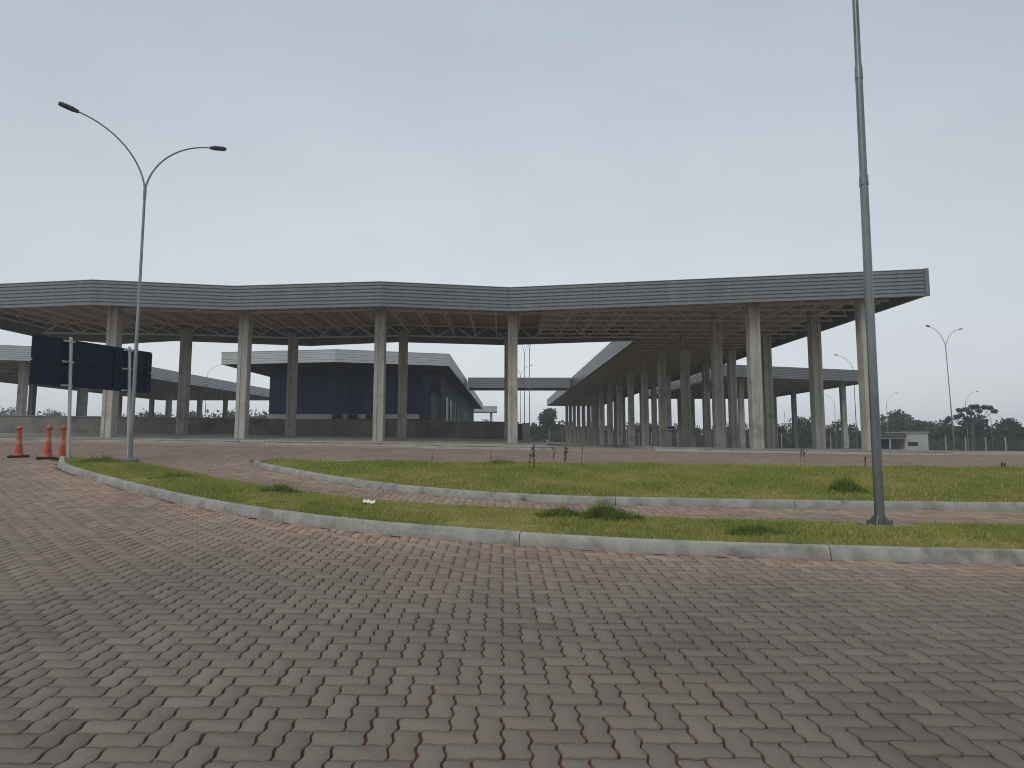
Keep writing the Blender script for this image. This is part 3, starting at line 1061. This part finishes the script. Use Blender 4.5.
for i in range(n):
    for k in range(4):
        l = (k + 1) % 4
        fs.append((i * 4 + k, (i + 1) * 4 + k, (i + 1) * 4 + l, i * 4 + l))
fs.append((3, 2, 1, 0)); fs.append(tuple(n * 4 + k for k in range(4)))
MB().add(vs, fs).build('coping', M['slab'], e_)
MB().box(1.25 + 22, 1.75 + 22, .1, .6, -.6, 2.46 - wz).build('end_pier', M['concrete'], e_)
MB().box(1.003 + 22, 1.247 + 22, .26, 9, -.6, 2.40 - wz).build('return_panel', M['wall'], e_)


for e_ in DEEP:
    e_.location.y *= K; e_.scale.y = K


# ------------------------------------------------------------------ lamps
def lamp(x, y, z0, label, az, tilt=(0, 0), fork=7.8, rise=1.8, reach=2.0, arms=2, r0=.052, mat=None, group='lamp posts around the terminal'):
    mat = mat or M['galv']
    e_ = empty('street_lamp', (x, y, z0), label, 'street lamp', group)
    top = Vector((tilt[0], tilt[1], fork))
    MB().tube([(0, 0, .02), top * .5 / 1, top * .502, top], [r0, r0 * .86, r0 * .74, r0 * .62], 12).build('pole', mat, e_, True)
    mb = MB().box(-.16, .16, -.16, .16, -.05, .02)
    for sx, sy in ((.11, .11), (-.11, .11), (.11, -.11), (-.11, -.11)): mb.tube([(sx, sy, .02), (sx, sy, .055)], .014, 6)
    mb.build('base_plate', mat, e_)
    MB().tube([top - Vector((0, 0, .25)), top + Vector((0, 0, .06))], r0 * .78, 12).build('collar', mat, e_, True)
    for k in range(arms):
        a = az + pi * k
        dx, dy = cos(a), sin(a)
        pts, rad = [], []
        for i in range(15):
            t = i / 14 * radians(80)
            u = (1 - cos(t)) / (1 - cos(radians(80))) * reach * .82 + reach * .18 * (i / 14)
            v = sin(t) / sin(radians(80)) * rise
            pts.append(top + Vector((dx * u, dy * u, v))); rad.append(r0 * .5 - .008 * i / 14)
        arm = MB().tube(pts, rad, 8).build('arm', mat, e_, True)
        p = pts[-1]; d = (pts[-1] - pts[-2]).normalized()
        sd = Vector((-dy, dx, 0)); up = sd.cross(d) * -1
        if up.z < 0: up = -up
        vs = []
        for (u, w_, h0, h1) in ((-.08, .035, -.025, .03), (.05, .085, -.03, .035), (.30, .085, -.03, .025), (.36, .07, -.025, .018)):
            for (s1, hh) in ((-1, h0), (1, h0), (1, h1), (-1, h1)):
                vs.append(p + d * u + sd * (w_ * s1) + up * hh)
        fs = [(3, 2, 1, 0), (12, 13, 14, 15)]
        for i in range(3):
            for q in range(4):
                l = (q + 1) % 4
                fs.append((i * 4 + q, i * 4 + l, (i + 1) * 4 + l, (i + 1) * 4 + q))
        mbh = MB().add(vs, fs)
        for q in range(4):
            c_ = p + d * (.07 + q * .065) + up * .045
            mbh.bar(c_ - sd * .065, c_ + sd * .065, .013, .04)
        mbh.build('lamp_head', M['lamp_dark'], arm)
    return e_


b0 = G(130, 460.5, .1)
print('lamp base', b0)
sc_ = b0[1] / (22.0 * K)
tp = at(145, 190, b0[1])
lamp(b0[0], b0[1], b0[2], 'tall double-arm street lamp on the grass beside the dark sign', atan2(3.2 * K, 3.26), (tp[0] - b0[0], 0), tp[2] - b0[2], 1.82 * sc_, 1.76 * sc_)


def far_lamp(px, py_f, d, label, az, arms=2, lean=0, fork=7.9):
    """street lamp whose fork stands at px, py_f at distance d"""
    d = d * K
    p = at(px, py_f, d)
    z = tz(p[0], d)
    lamp(p[0], d, z, label, az, (lean, 0), p[2] - z, arms=arms, mat=M['galv'])


far_lamp(948, 348, 67, 'tall double-arm lamp in front of the umbrella-shaped pine', radians(20), 2, -.2)
far_lamp(965.5, 403, 118, 'single-arm lamp rising through the umbrella-shaped pine', radians(5), 1)
far_lamp(886.5, 404, 125, 'faint far single-arm lamp just right of the thick steel pole', radians(10), 1)
far_lamp(853.5, 371, 88, 'lamp with arm to the left beyond the last wing column', radians(188), 1)
far_lamp(834.5, 404, 140, 'faint lamp with left arm between two columns of the wing', radians(170), 1)
far_lamp(784.5, 413, 150, 'small faint lamp framed under the right canopy', radians(175), 1)
far_lamp(207, 376, 118, 'single-arm lamp showing above the left canopy edge', radians(20), 1)
far_lamp(529.5, 352, 78, 'nearest of the lamps just right of the white front column', radians(70), 2)
far_lamp(524.5, 356, 92, 'middle lamp in the row right of the white front column', radians(65), 2)
far_lamp(520.5, 377, 112, 'farthest lamp in the row right of the white front column', radians(40), 2)
far_lamp(991, 421, 112, 'plain far lamp post by the fence right of the umbrella-shaped pine', radians(200), 1, 0)

# ------------------------------------------------------------------ stepped steel pole on the near strip
b1 = G(880, 526, .12)
tp = at(855.2, 0, b1[1])
e_ = empty('steel_pole', tuple(b1), 'thick stepped steel pole bolted to the near grass strip', 'pole')
dirv = Vector((tp[0] - b1[0], 0, tp[2] - b1[2])).normalized()
ztop = 12.0
j1 = at(866.5, 178, b1[1])[2] - b1[2]; j2 = at(862, 68, b1[1])[2] - b1[2]
L = lambda h: dirv * (h / dirv.z)
MB().tube([L(.02), L(j1)], [.056, .049], 20).build('pole_section', M['pole_steel'], e_, True)
MB().tube([L(j1 + .001), L(j2)], [.046, .043], 20).build('pole_section', M['pole_steel'], e_, True)
MB().tube([L(j2 + .001), L(ztop)], [.038, .03], 20).build('pole_section', M['pole_steel'], e_, True)
MB().tube([L(j1 - .1), L(j1 + .02)], [.056, .053], 20).build('collar', M['pole_steel'], e_, True)
MB().tube([L(j2 - .16), L(j2 + .02)], [.049, .045], 20).build('collar', M['pole_steel'], e_, True)
MB().box(-.18, .18, -.18, .18, 0, .02).build('base_plate', M['pole_steel'], e_)
for a in range(4):
    aa = a * pi / 2 + pi / 4
    mb = MB()
    t_ = .006
    dx, dy = cos(aa), sin(aa)
    vs = []
    for s in (-t_, t_):
        for r_, z_ in ((.05, .021), (.15, .021), (.05, .14)):
            vs.append((dx * r_ - dy * s, dy * r_ + dx * s, z_))
    mb.add(vs, [(0, 1, 2), (5, 4, 3), (0, 3, 4, 1), (1, 4, 5, 2), (2, 5, 3, 0)])
    mb.build('gusset', M['pole_steel'], e_)
mb = MB()
for sx, sy in ((.15, 0), (-.15, 0), (0, .15), (0, -.15)): mb.tube([(sx, sy, .021), (sx, sy, .07)], .014, 6)
mb.build('anchor_bolts', M['pole_steel'], e_)
MB().box(-.36, .5, -.3, .3, -.15, -.004).build('footing', M['slab'], e_)

# ------------------------------------------------------------------ dark sign seen from behind
LS, RS = np.array([-12.2, 20.0 * K]), np.array([-11.1, 24.2 * K])
dS = (RS - LS); lenS = np.linalg.norm(dS); dS /= lenS
nS = np.array([-dS[1], dS[0]])
nS = nS if nS @ (-LS) > 0 else -nS   # towards the camera side
p1, p2 = LS + dS * lenS * .256, LS + dS * lenS * .767
gS = tz(*p1)
sg = empty('road_sign', (*((LS + RS) / 2), gS), 'wide dark navy road sign seen from behind on two white posts', 'road sign')
cS = (LS + RS) / 2
z0, z1 = 2.84 - gS, 4.13 - gS
an = atan2(dS[1], dS[0])
sgl = []
for (a, b2) in ((0.0, .292), (.325, .658), (.69, 1.0)):
    u0, u1 = (a - .5) * lenS, (b2 - .5) * lenS
    for (q0, q1, mt) in ((z0, (z0 + z1) / 2 - .008, 'navy'), ((z0 + z1) / 2 + .008, z1, 'navy')):
        o = MB().box(u0, u1, -.012, .012, q0, q1).build('board', M['navy'], sg); sgl.append(o)
for zz in (z0 + .02, (z0 + z1) / 2, z1 - .02):
    o = MB().box(-lenS / 2, lenS / 2, -.055, -.0135, zz - .02, zz + .02).build('rail', M['navy'], sg); sgl.append(o)
for a in (.01, .3085, .674, .985):
    u0 = (a - .5) * lenS
    o = MB().box(u0 - .085, u0 + .085, -.05, -.0137, z0 + .045, (z0 + z1) / 2 - .025).box(u0 - .085, u0 + .085, -.05, -.0137, (z0 + z1) / 2 + .025, z1 - .045).build('frame_upright', M['navy'], sg); sgl.append(o)
flip = nS @ np.array([sin(an), -cos(an)]) > 0   # local -Y points to the viewer when true
for o in sgl: o.rotation_euler = (0, 0, an if flip else an + pi)
for pp in (p1, p2):
    l = pp - cS + nS * .105
    gz = tz(*pp) - gS
    post = MB().tube([(l[0] + .15, l[1], gz - .1), (l[0], l[1], z1 + .06)], .042, 12).build('post', M['galv_white'], sg, True)
    mb = MB()
    for zz in (z0 + .03, (z0 + z1) / 2 + .03, z1 - .05):
        a = np.array([l[0], l[1]]) - dS * .16; b2 = np.array([l[0], l[1]]) + dS * .16
        mb.bar((*(a - nS * .052), zz + .0), (*(b2 - nS * .052), zz), .02, .05)
        mb.box(l[0] - .06, l[0] + .06, l[1] - .06, l[1] + .06, zz - .02, zz + .02, an, (l[0], l[1]))
    mb.build('clamp', M['galv_white'], post)

# ------------------------------------------------------------------ traffic cones
def cone(px, py, label, h, basew, lean, band, col=None):
    p = G(px, py)
    e_ = empty('traffic_cone', tuple(p), label, 'traffic cone', 'traffic cones by the sign')
    e_.rotation_euler = (lean, -lean * .6, random.uniform(0, 1.5))
    b_ = basew / 2
    oct_ = [(-b_, -b_ * .7), (-b_ * .7, -b_), (b_ * .7, -b_), (b_, -b_ * .7), (b_, b_ * .7), (b_ * .7, b_), (-b_ * .7, b_), (-b_, b_ * .7)]
    MB().prism(oct_, 0, .06).build('base', M['rubber'], e_)
    rb = basew * .265
    r = lambda z: rb + (.038 - rb) * min(1, (z / (h * .86)) ** .8)
    prof = [(rb * 1.1, .061), (rb, .09)] + [(r(z), z) for z in np.linspace(.12, h * .86, 9)]
    MB().lathe(prof, 20).build('body', M['orange'], e_, True)
    zb0, zb1 = h * band, h * (band + .14)
    MB().lathe([(r(zb0) + .003, zb0), (r((zb0 + zb1) / 2) + .004, (zb0 + zb1) / 2), (r(zb1) + .003, zb1)], 20).build('band', M['reflective'], e_, True)
    MB().lathe([(.036, h * .86 + .002), (.075, h * .885), (.085, h * .93), (.06, h * .975), (.02, h)], 14).build('top_knob', M['orange'], e_, True)


cone(18.5, 457.3, 'leftmost orange cone with narrow body and wide black base', .92, .46, .03, .42)
cone(47, 459, 'middle orange traffic cone, the broadest of the three', .96, .46, -.015, .5)
cone(61.5, 459.8, 'orange traffic cone directly beside the first white sign post', .98, .40, .01, .44)

# ------------------------------------------------------------------ small things
p = G(370, 506, .15)
vs, fs = [], []
for i in range(7):
    for j in range(5):
        vs.append(((i - 3) * .028 + random.uniform(-.02, .02), (j - 2) * .03 + random.uniform(-.018, .018), .02 + .06 * random.random() ))
for i in range(6):
    for j in range(4):
        fs.append((i * 5 + j, (i + 1) * 5 + j, (i + 1) * 5 + j + 1, i * 5 + j + 1))
o = MB().add(vs, fs).build('crumpled_paper', M['paper'])
sm = o.modifiers.new('thickness', 'SOLIDIFY'); sm.thickness = .002
o.location = (p[0], p[1], p[2] + .02)
tag(o, 'crumpled white paper lying on the near grass strip', 'litter')


def stalk(px, py0, py1, label, n=2, heads=True):
    b_ = G(px, py0, .12)
    ht = (py0 - py1) / FPX * b_[1] * 1.25
    mb = MB()
    for k in range(n):
        x0, y0 = random.uniform(-.08, .08) * (n > 1), random.uniform(-.1, .1) * (n > 1)
        lx, ly = random.uniform(-.12, .12) * ht, random.uniform(-.12, .12) * ht
        hh = ht * random.uniform(.8, 1.0)
        pts = [(x0 + lx * t * t, y0 + ly * t * t, hh * t - .03) for t in np.linspace(0, 1, 6)]
        mb.tube(pts, [.007, .0065, .006, .0055, .005, .003], 5)
        if heads:
            q = pts[-1]
            for _ in range(7):
                t = random.uniform(.6, 1.02); s = random.uniform(.018, .034)
                c_ = Vector((x0 + lx * t * t, y0 + ly * t * t, hh * t - .03)) + Vector((random.uniform(-s, s), random.uniform(-s, s), 0)) * .8
                mb.lathe([(.004, -s), (s * .3, -s * .2), (s * .28, s * .4), (.004, s)], 5, c_)
        for _ in range(2):
            t = random.uniform(.3, .75); s = ht * random.uniform(.12, .25); a = random.uniform(0, 6.28)
            c_ = Vector((x0 + lx * t * t, y0 + ly * t * t, hh * t - .03))
            mb.tube([c_, c_ + Vector((cos(a) * s * .6, sin(a) * s * .6, s))], [.006, .003], 4)
    o = mb.build('weed_stalk', M['stalk'])
    o.location = tuple(b_)
    tag(o, label, 'weed', 'dry weeds standing on the far island')


stalk(531.5, 471, 449, 'tallest leafy dry weed at the middle of the far island', 3)
stalk(491, 464, 448, 'thin dead stem alone left of the tallest weed', 1, False)
stalk(431.5, 464, 449, 'thin bare stem at the back left of the island', 1, False)
stalk(553, 464, 451, 'short dark dry weed right of the tallest weed', 1)
stalk(564.5, 464, 448, 'pair of dark seed-headed weeds at the back of the island', 3)
stalk(581.5, 464, 444, 'slim tall dead stem at the right end of the weed row', 1, False)
stalk(805, 466, 451, 'lone dark weed before the wing columns', 2)
stalk(862, 468, 457, 'small dry weed just left of the thick steel pole', 2)
stalk(1002, 470, 463, 'tiny dry weed near the right edge of the island', 2)

# blue sign under the wing
D_ = 62 * K
sp = at(670, 440, D_)
zz = tz(sp[0], D_) + .1
e_ = empty('platform_sign', (sp[0], D_, zz), 'small blue sign on a thin white post under the wing', 'sign')
MB().tube([(0.02, 0, 0), (.02, 0, 2.0 + (1.42 - zz) - .5)], .03, 8).build('post', M['galv_white'], e_, True)
tzz = at(668, 426.5, D_)[2] - zz; bz = at(668, 431.5, D_)[2] - zz
MB().box(-.36, .30, -.075, -.035, bz, tzz).build('board', M['blue_sign'], e_)
MB().box(-.33, .27, -.08, -.0752, bz + .13, bz + .2).build('stripe', M['paper'], e_)

# gatehouse at the right
D_ = 100 * K
gp = at(905, 444, D_)
gz = tz(gp[0], D_)
e_ = empty('gatehouse', (gp[0], D_, gz), 'small white gatehouse with a dark roofed bay on its left', 'building')
zr = at(905, 432.5, D_)[2] - gz
MB().box(0, 3.1, 0, 3.5, -.1, zr).build('wall', M['plaster_white'], e_)
MB().box(.35, 1.7, -.03, -.003, zr - 1.75, zr - 1.25).build('window', M['glass_dark'], e_)
MB().box(-.15, 3.25, -.2, 3.7, zr + .003, zr + .1).build('roof', M['plaster_white'], e_)
MB().box(-4.2, -.003, -.4, 3.5, zr - .65, zr - .02).build('bay_roof', M['roof_tile'], e_)
MB().box(-4.2, -.003, 3.2, 3.4, -.1, zr - .653).build('bay_wall', M['plaster_dark'], e_)
for xx in (-4.1, -2.2):
    MB().box(xx, xx + .15, -.3, -.15, -.1, zr - .653).build('bay_post', M['plaster_white'], e_)
MB().box(-4.2, -.003, -.25, -.1, zr - .85, zr - .66).build('bay_beam', M['plaster_white'], e_)

# fence with concrete posts along the far boundary
FL = [(9, 150), (22, 146), (44, 124), (56, 106), (66, 104), (86, 101)]
FL = [(a, b2 * K) for a, b2 in FL]
e_ = empty('wire_fence', (44, 124 * K, tz(44, 124 * K)), 'wire mesh fence on thin pale concrete posts before the trees', 'fence')
ez = e_.location.z
P = np.array(FL); S = np.r_[0, np.cumsum(np.linalg.norm(np.diff(P, axis=0), axis=1))]
post0 = None
tops = []
for q in np.arange(0, S[-1], 2.5):
    x_, y_ = np.interp(q, S, P[:, 0]), np.interp(q, S, P[:, 1])
    z_ = tz(x_, y_)
    if post0 is None:
        post0 = MB().box(-.055, .055, -.055, .055, -.2, 2.35).build('fence_post', M['concrete'], e_)
        o = post0
    else:
        o = post0.copy(); COL.objects.link(o); o.parent = e_
    o.location = (x_ - 44, y_ - 124 * K, z_ - ez)
    tops.append((x_ - 44, y_ - 124 * K, z_ - ez))
mb = MB()
for a, b2 in zip(tops[:-1], tops[1:]):
    for k in range(9):
        h_ = .12 + k * .24
        mb.bar((a[0], a[1], a[2] + h_), (b2[0], b2[1], b2[2] + h_), .012)
    for k in range(1, 12):
        t = k / 12
        x_, y_, z_ = (a[i] + (b2[i] - a[i]) * t for i in range(3))
        mb.bar((x_, y_, z_ + .1), (x_, y_, z_ + 2.05), .01)
mb.build('wire_mesh', M['galv'], e_)


# ------------------------------------------------------------------ trees
def leaf_cloud(blobs, n_, size, c_lo, c_hi, flat=.0):
    """many small leaf faces spread through ellipsoids (cx,cy,cz,rx,ry,rz)"""
    B = np.array(blobs, float)
    vol = (B[:, 3] * B[:, 4] * B[:, 5]) ** .7
    idx = rng.choice(len(B), n_, p=vol / vol.sum())
    d = rng.normal(0, 1, (n_, 3)); d /= np.linalg.norm(d, axis=1)[:, None]
    r = rng.random(n_) ** .45
    jag = 1 + .22 * np.sin(d[:, 0] * 7 + idx) * np.sin(d[:, 1] * 6 + idx * 2) + .15 * np.sin(d[:, 2] * 9 + idx)
    C = B[idx, :3] + d * B[idx, 3:] * (r * jag)[:, None]
    s = size * rng.uniform(.5, 1.3, n_)
    a = rng.normal(0, 1, (n_, 3)); a /= np.linalg.norm(a, axis=1)[:, None]
    b2 = np.cross(a, rng.normal(0, 1, (n_, 3))); b2 /= np.linalg.norm(b2, axis=1)[:, None]
    q = np.stack([C - a * s[:, None], C - b2 * s[:, None] * .5, C + a * s[:, None], C + b2 * s[:, None] * .5], 1)
    k = rng.random((len(B), 1))[idx] * .6 + rng.random((n_, 1)) * .4
    col = np.array(c_lo) * (1 - k) + np.array(c_hi) * k
    V = q.reshape(-1, 3)
    return V, np.arange(n_ * 4), np.arange(n_) * 4, np.full(n_, 4), np.repeat(np.c_[col, np.ones(n_)], 4, 0)


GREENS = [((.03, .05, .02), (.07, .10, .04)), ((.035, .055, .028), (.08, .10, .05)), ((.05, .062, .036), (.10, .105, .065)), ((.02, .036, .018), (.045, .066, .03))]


def tree(px, ptop, hw, d, label, g, name='tree', ncl=14, nl=2600, size=.3, trunk=.3):
    d = d * K
    top = at(px, ptop, d)
    x_ = top[0]; z0 = tz(x_, d); H = max(2.5, top[2] - z0)
    w_ = hw / FPX * d
    e_ = empty(name, (x_, d, z0), label, 'tree', 'trees along the far boundary')
    blobs = []
    for k in range(ncl):
        a = random.uniform(0, 2 * pi); r_ = sqrt(random.random()) * .72
        zz = H * random.uniform(.2, .86)
        prof = sin(pi * min(1, max(.12, (zz / H - .12) / .95))) ** .6
        rr = random.uniform(.32, .5)
        blobs.append((cos(a) * r_ * w_ * prof, sin(a) * r_ * w_ * prof, zz, w_ * rr, w_ * rr, min(H * .24, w_ * rr * .9)))
    blobs.append((random.uniform(-.15, .15) * w_, 0, H * .86, w_ * .3, w_ * .3, H * .14))
    c_ = leaf_cloud(blobs, nl, size, *GREENS[g])
    np_mesh('crown', *c_[:4], M['leaf'], c_[4], e_)
    mb = MB().tube([(0, 0, -.2), (.05 * w_, 0, H * trunk), (0, .03 * w_, H * .75)], [H * .03 + .05, H * .022 + .03, .03], 8)
    for k in range(5):
        bl = random.choice(blobs)
        mb.tube([(.03 * w_, 0, H * random.uniform(.25, .4)), (bl[0] * .5, bl[1] * .5, bl[2] * .75), (bl[0], bl[1], bl[2])], [.09, .06, .02], 6)
    mb.build('trunk', M['bark'], e_, True)


tree(1004, 421, 21, 112, 'dark dense rounded tree at the right edge of the picture', 3, nl=4200)
tree(1030, 428, 16, 116, 'dark tree cut off by the right edge of the picture', 3)
tree(974, 417, 20, 122, 'dark leafy tree under the umbrella-shaped pine', 3, nl=3600)
tree(943, 422, 20, 128, 'brownish green bush-like tree left of the umbrella-shaped pine', 2)
tree(926, 421, 19, 132, 'grey green low tree behind the white gatehouse', 2)
tree(900, 411, 24, 140, 'taller rounded tree rising over the dark gatehouse bay', 1, nl=4200)
tree(956, 427, 20, 134, 'low dark thicket-like tree behind the tall double-arm lamp', 3, nl=3600)
tree(914, 420, 16, 138, 'dull green tree rising behind the white gatehouse roof edge', 1, nl=3600)
tree(987, 428, 16, 126, 'dark low tree between the umbrella-shaped pine and the rounded edge tree', 3, nl=3200)
tree(884, 414, 12, 146, 'green tree directly behind the thick steel pole', 1)
tree(838, 421, 19, 150, 'leafy tree between the last two wing columns', 0)
tree(803, 418, 20, 152, 'green spreading tree framed by the right canopy columns', 0)
tree(774, 424, 18, 150, 'low green tree left of the spreading framed tree', 0)
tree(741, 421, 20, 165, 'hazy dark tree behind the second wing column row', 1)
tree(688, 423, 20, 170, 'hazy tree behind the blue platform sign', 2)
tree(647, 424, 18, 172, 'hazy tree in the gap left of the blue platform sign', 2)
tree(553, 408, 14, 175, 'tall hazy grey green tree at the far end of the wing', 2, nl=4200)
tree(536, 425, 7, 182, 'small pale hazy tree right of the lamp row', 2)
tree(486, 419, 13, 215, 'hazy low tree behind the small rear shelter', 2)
tree(228, 411, 20, 205, 'hazy tree seen under the left canopy near the office', 1, nl=3400)
tree(262, 415, 14, 210, 'faint hazy tree against the office corner', 1)
tree(190, 412, 16, 205, 'hazy tree under the left canopy behind the second rear column', 1)
tree(146, 412, 18, 200, 'hazy tree under the left canopy right of the dark sign', 1)
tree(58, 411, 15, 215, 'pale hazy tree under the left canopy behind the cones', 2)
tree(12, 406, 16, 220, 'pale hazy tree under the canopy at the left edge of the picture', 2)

# umbrella-shaped pine (araucaria): bare trunk, upswept limbs each ending in a dark tuft
d = 118 * K
tufts = [(949, 418.5), (956.5, 417), (961, 415), (959.5, 410.5), (965.5, 409.5), (966, 418.5), (971.5, 407.3), (976, 407), (984, 407.3), (990, 408), (994, 411.3), (946, 421), (979, 411), (970, 413)]
bx = at(973, 440, d)[0]; z0 = tz(bx, d)
e_ = empty('umbrella_pine', (bx, d, z0), 'umbrella-shaped pine with separate dark tufts on upswept bare limbs', 'tree')
blobs = []; mb = MB()
top = Vector((0, 0, at(973, 417, d)[2] - z0))
mb.tube([(0, 0, -.2), (.05, 0, top.z * .5), top], [.28, .22, .12], 8)
for (tx, ty) in tufts:
    for dy in (0,):
        yy = random.uniform(-2.5, 2.5)
        q = at(tx, ty, d + yy); q = Vector((q[0] - bx, yy, q[2] - z0))
        blobs.append((q.x, q.y, q.z, .48, .48, .36)); blobs.append((q.x + .2, q.y, q.z - .08, .34, .34, .24))
        a = top * random.uniform(.72, .98)
        mb.tube([a, (a + q) * .5 + Vector((0, 0, -.35)), q], [.085, .055, .03], 6)
c_ = leaf_cloud(blobs, 3600, .16, (.012, .022, .014), (.028, .042, .024))
np_mesh('crown', *c_[:4], M['leaf'], c_[4], e_)
mb.build('trunk', M['bark'], e_, True)

# the far wood closing the horizon, one hazy mass
blobs = []
for k in range(420):
    xx = random.uniform(-290, 290); yy = 225 + random.uniform(0, 50) - abs(xx) * .15
    if xx > 60: yy -= (xx - 60) * .25 + 45
    yy *= K
    h_ = random.uniform(2.2, 5.2) + (1.0 if xx < -40 else 0)
    z_ = tz(xx, yy)
    blobs.append((xx, yy, z_ + h_ * .45, random.uniform(3, 6), random.uniform(3, 5), h_ * .6))
for k in range(190):
    xx = random.uniform(8, 165); yy = 182 + random.uniform(-8, 14) - max(0, xx - 70) * .3; yy *= K; h_ = random.uniform(3.4, 5.4)
    blobs.append((xx, yy, tz(xx, yy) + h_ * .42, random.uniform(2, 4), random.uniform(2, 3), h_ * .58))
for k in range(110):
    xx = random.uniform(-150, -30); yy = (232 + random.uniform(-10, 14)) * K; h_ = random.uniform(5.5, 8.6)
    blobs.append((xx, yy, tz(xx, yy) + h_ * .42, random.uniform(3, 5), random.uniform(2, 4), h_ * .58))
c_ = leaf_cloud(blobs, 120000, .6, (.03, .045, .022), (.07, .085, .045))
tag(np_mesh('far_woods', *c_[:4], M['leaf'], c_[4]), 'far hazy wood along the horizon', 'wood', kind='stuff')

# ------------------------------------------------------------------ air, sky, light, camera
mh = bpy.data.materials.new('haze_air'); mh.use_nodes = True
nt = mh.node_tree
for n_ in list(nt.nodes):
    if n_.type == 'BSDF_PRINCIPLED': nt.nodes.remove(n_)
pv = nt.nodes.new('ShaderNodeVolumePrincipled')
pv.inputs['Color'].default_value = (.90, .94, 1, 1)
pv.inputs['Density'].default_value = .0013
pv.inputs['Anisotropy'].default_value = .2
nt.links.new(pv.outputs[0], nt.nodes['Material Output'].inputs['Volume'])
hz = MB().box(-330, 330, -70, 330, -2.6, 13.5).build('haze', mh)
tag(hz, 'thin pale mist filling the air', 'mist', kind='stuff')

SUN_EL, SUN_AZ = radians(52), radians(215)
w = bpy.data.worlds.new('World'); scn.world = w; w.use_nodes = True
nt = w.node_tree
bg = nt.nodes['Background']
sky = nt.nodes.new('ShaderNodeTexSky'); sky.sky_type = 'NISHITA'; sky.sun_disc = False
sky.sun_elevation = SUN_EL; sky.sun_rotation = SUN_AZ; sky.dust_density = 4; sky.air_density = 1.5
hs = nt.nodes.new('ShaderNodeHueSaturation'); hs.inputs['Saturation'].default_value = .3; hs.inputs['Value'].default_value = .8
nt.links.new(sky.outputs[0], hs.inputs['Color'])
tc = nt.nodes.new('ShaderNodeTexCoord')
sx = nt.nodes.new('ShaderNodeSeparateXYZ'); nt.links.new(tc.outputs['Generated'], sx.inputs[0])
cn = nt.nodes.new('ShaderNodeTexNoise'); cn.inputs['Scale'].default_value = 2.2; cn.inputs['Detail'].default_value = 4
mpn = nt.nodes.new('ShaderNodeMapping'); mpn.inputs['Scale'].default_value = (1, 1, 2.5)
nt.links.new(tc.outputs['Generated'], mpn.inputs[0]); nt.links.new(mpn.outputs[0], cn.inputs['Vector'])
ad = nt.nodes.new('ShaderNodeMath'); ad.operation = 'MULTIPLY_ADD'; nt.links.new(cn.outputs['Fac'], ad.inputs[0]); ad.inputs[1].default_value = .10
nt.links.new(sx.outputs['Z'], ad.inputs[2])
dp = nt.nodes.new('ShaderNodeVectorMath'); dp.operation = 'DOT_PRODUCT'
nt.links.new(tc.outputs['Generated'], dp.inputs[0]); dp.inputs[1].default_value = (-.05, .965, .26)
cloud = ramp(nt, ad.outputs[0], [(.0, (.72, .755, .795)), (.14, (.735, .782, .83)), (.34, (.60, .672, .745)), (.62, (.475, .55, .635)), (1.0, (.50, .575, .66))])
glow = ramp(nt, dp.outputs['Value'], [(.55, (.86, .865, .875)), (.98, (1.13, 1.12, 1.10))])
cloud = mix(nt, 'MULTIPLY', 1.0, cloud, glow)
n4 = nt.nodes.new('ShaderNodeTexNoise'); n4.inputs['Scale'].default_value = 3.2; n4.inputs['Detail'].default_value = 6; n4.inputs['Roughness'].default_value = .55
nt.links.new(mpn.outputs[0], n4.inputs['Vector'])
wisps = ramp(nt, n4.outputs['Fac'], [(.25, (.955, .955, .96)), (.75, (1.045, 1.045, 1.04))])
cloud = mix(nt, 'MULTIPLY', 1.0, cloud, wisps)
scl = nt.nodes.new('ShaderNodeVectorMath'); scl.operation = 'SCALE'; scl.inputs['Scale'].default_value = 10.0
nt.links.new(cloud, scl.inputs[0])
cc = mix(nt, 'MIX', .86, hs.outputs[0], scl.outputs[0])
nt.links.new(cc, bg.inputs['Color'])
bg.inputs['Strength'].default_value = .1

sd = bpy.data.lights.new('sun', 'SUN'); sd.energy = 1.1; sd.angle = radians(35); sd.color = (1, .95, .87)
so = bpy.data.objects.new('sun', sd); COL.objects.link(so)
dirv = Vector((sin(SUN_AZ) * cos(SUN_EL), cos(SUN_AZ) * cos(SUN_EL), sin(SUN_EL)))
so.rotation_euler = dirv.to_track_quat('Z', 'Y').to_euler()
so.location = (0, -20, 40)

cd = bpy.data.cameras.new('camera'); cd.sensor_width = 36; cd.lens = 36 * FPX / 1024; cd.clip_end = 3000; cd.clip_start = .05
co = bpy.data.objects.new('camera', cd); COL.objects.link(co)
co.location = CAM; co.rotation_euler = (pi / 2 + TH, 0, -PSI)
scn.camera = co
scn.view_settings.view_transform = 'Standard'; scn.view_settings.look = 'None'
scn.view_settings.exposure = 0; scn.view_settings.gamma = 1; scn.view_settings.use_curve_mapping = False
cy_ = scn.cycles
cy_.max_bounces = 6; cy_.diffuse_bounces = 3; cy_.glossy_bounces = 2; cy_.transmission_bounces = 2; cy_.volume_bounces = 1
cy_.use_adaptive_sampling = True; cy_.adaptive_threshold = .01
cy_.use_denoising = True
cy_.filter_width = 1.0
cy_.sample_clamp_indirect = 4
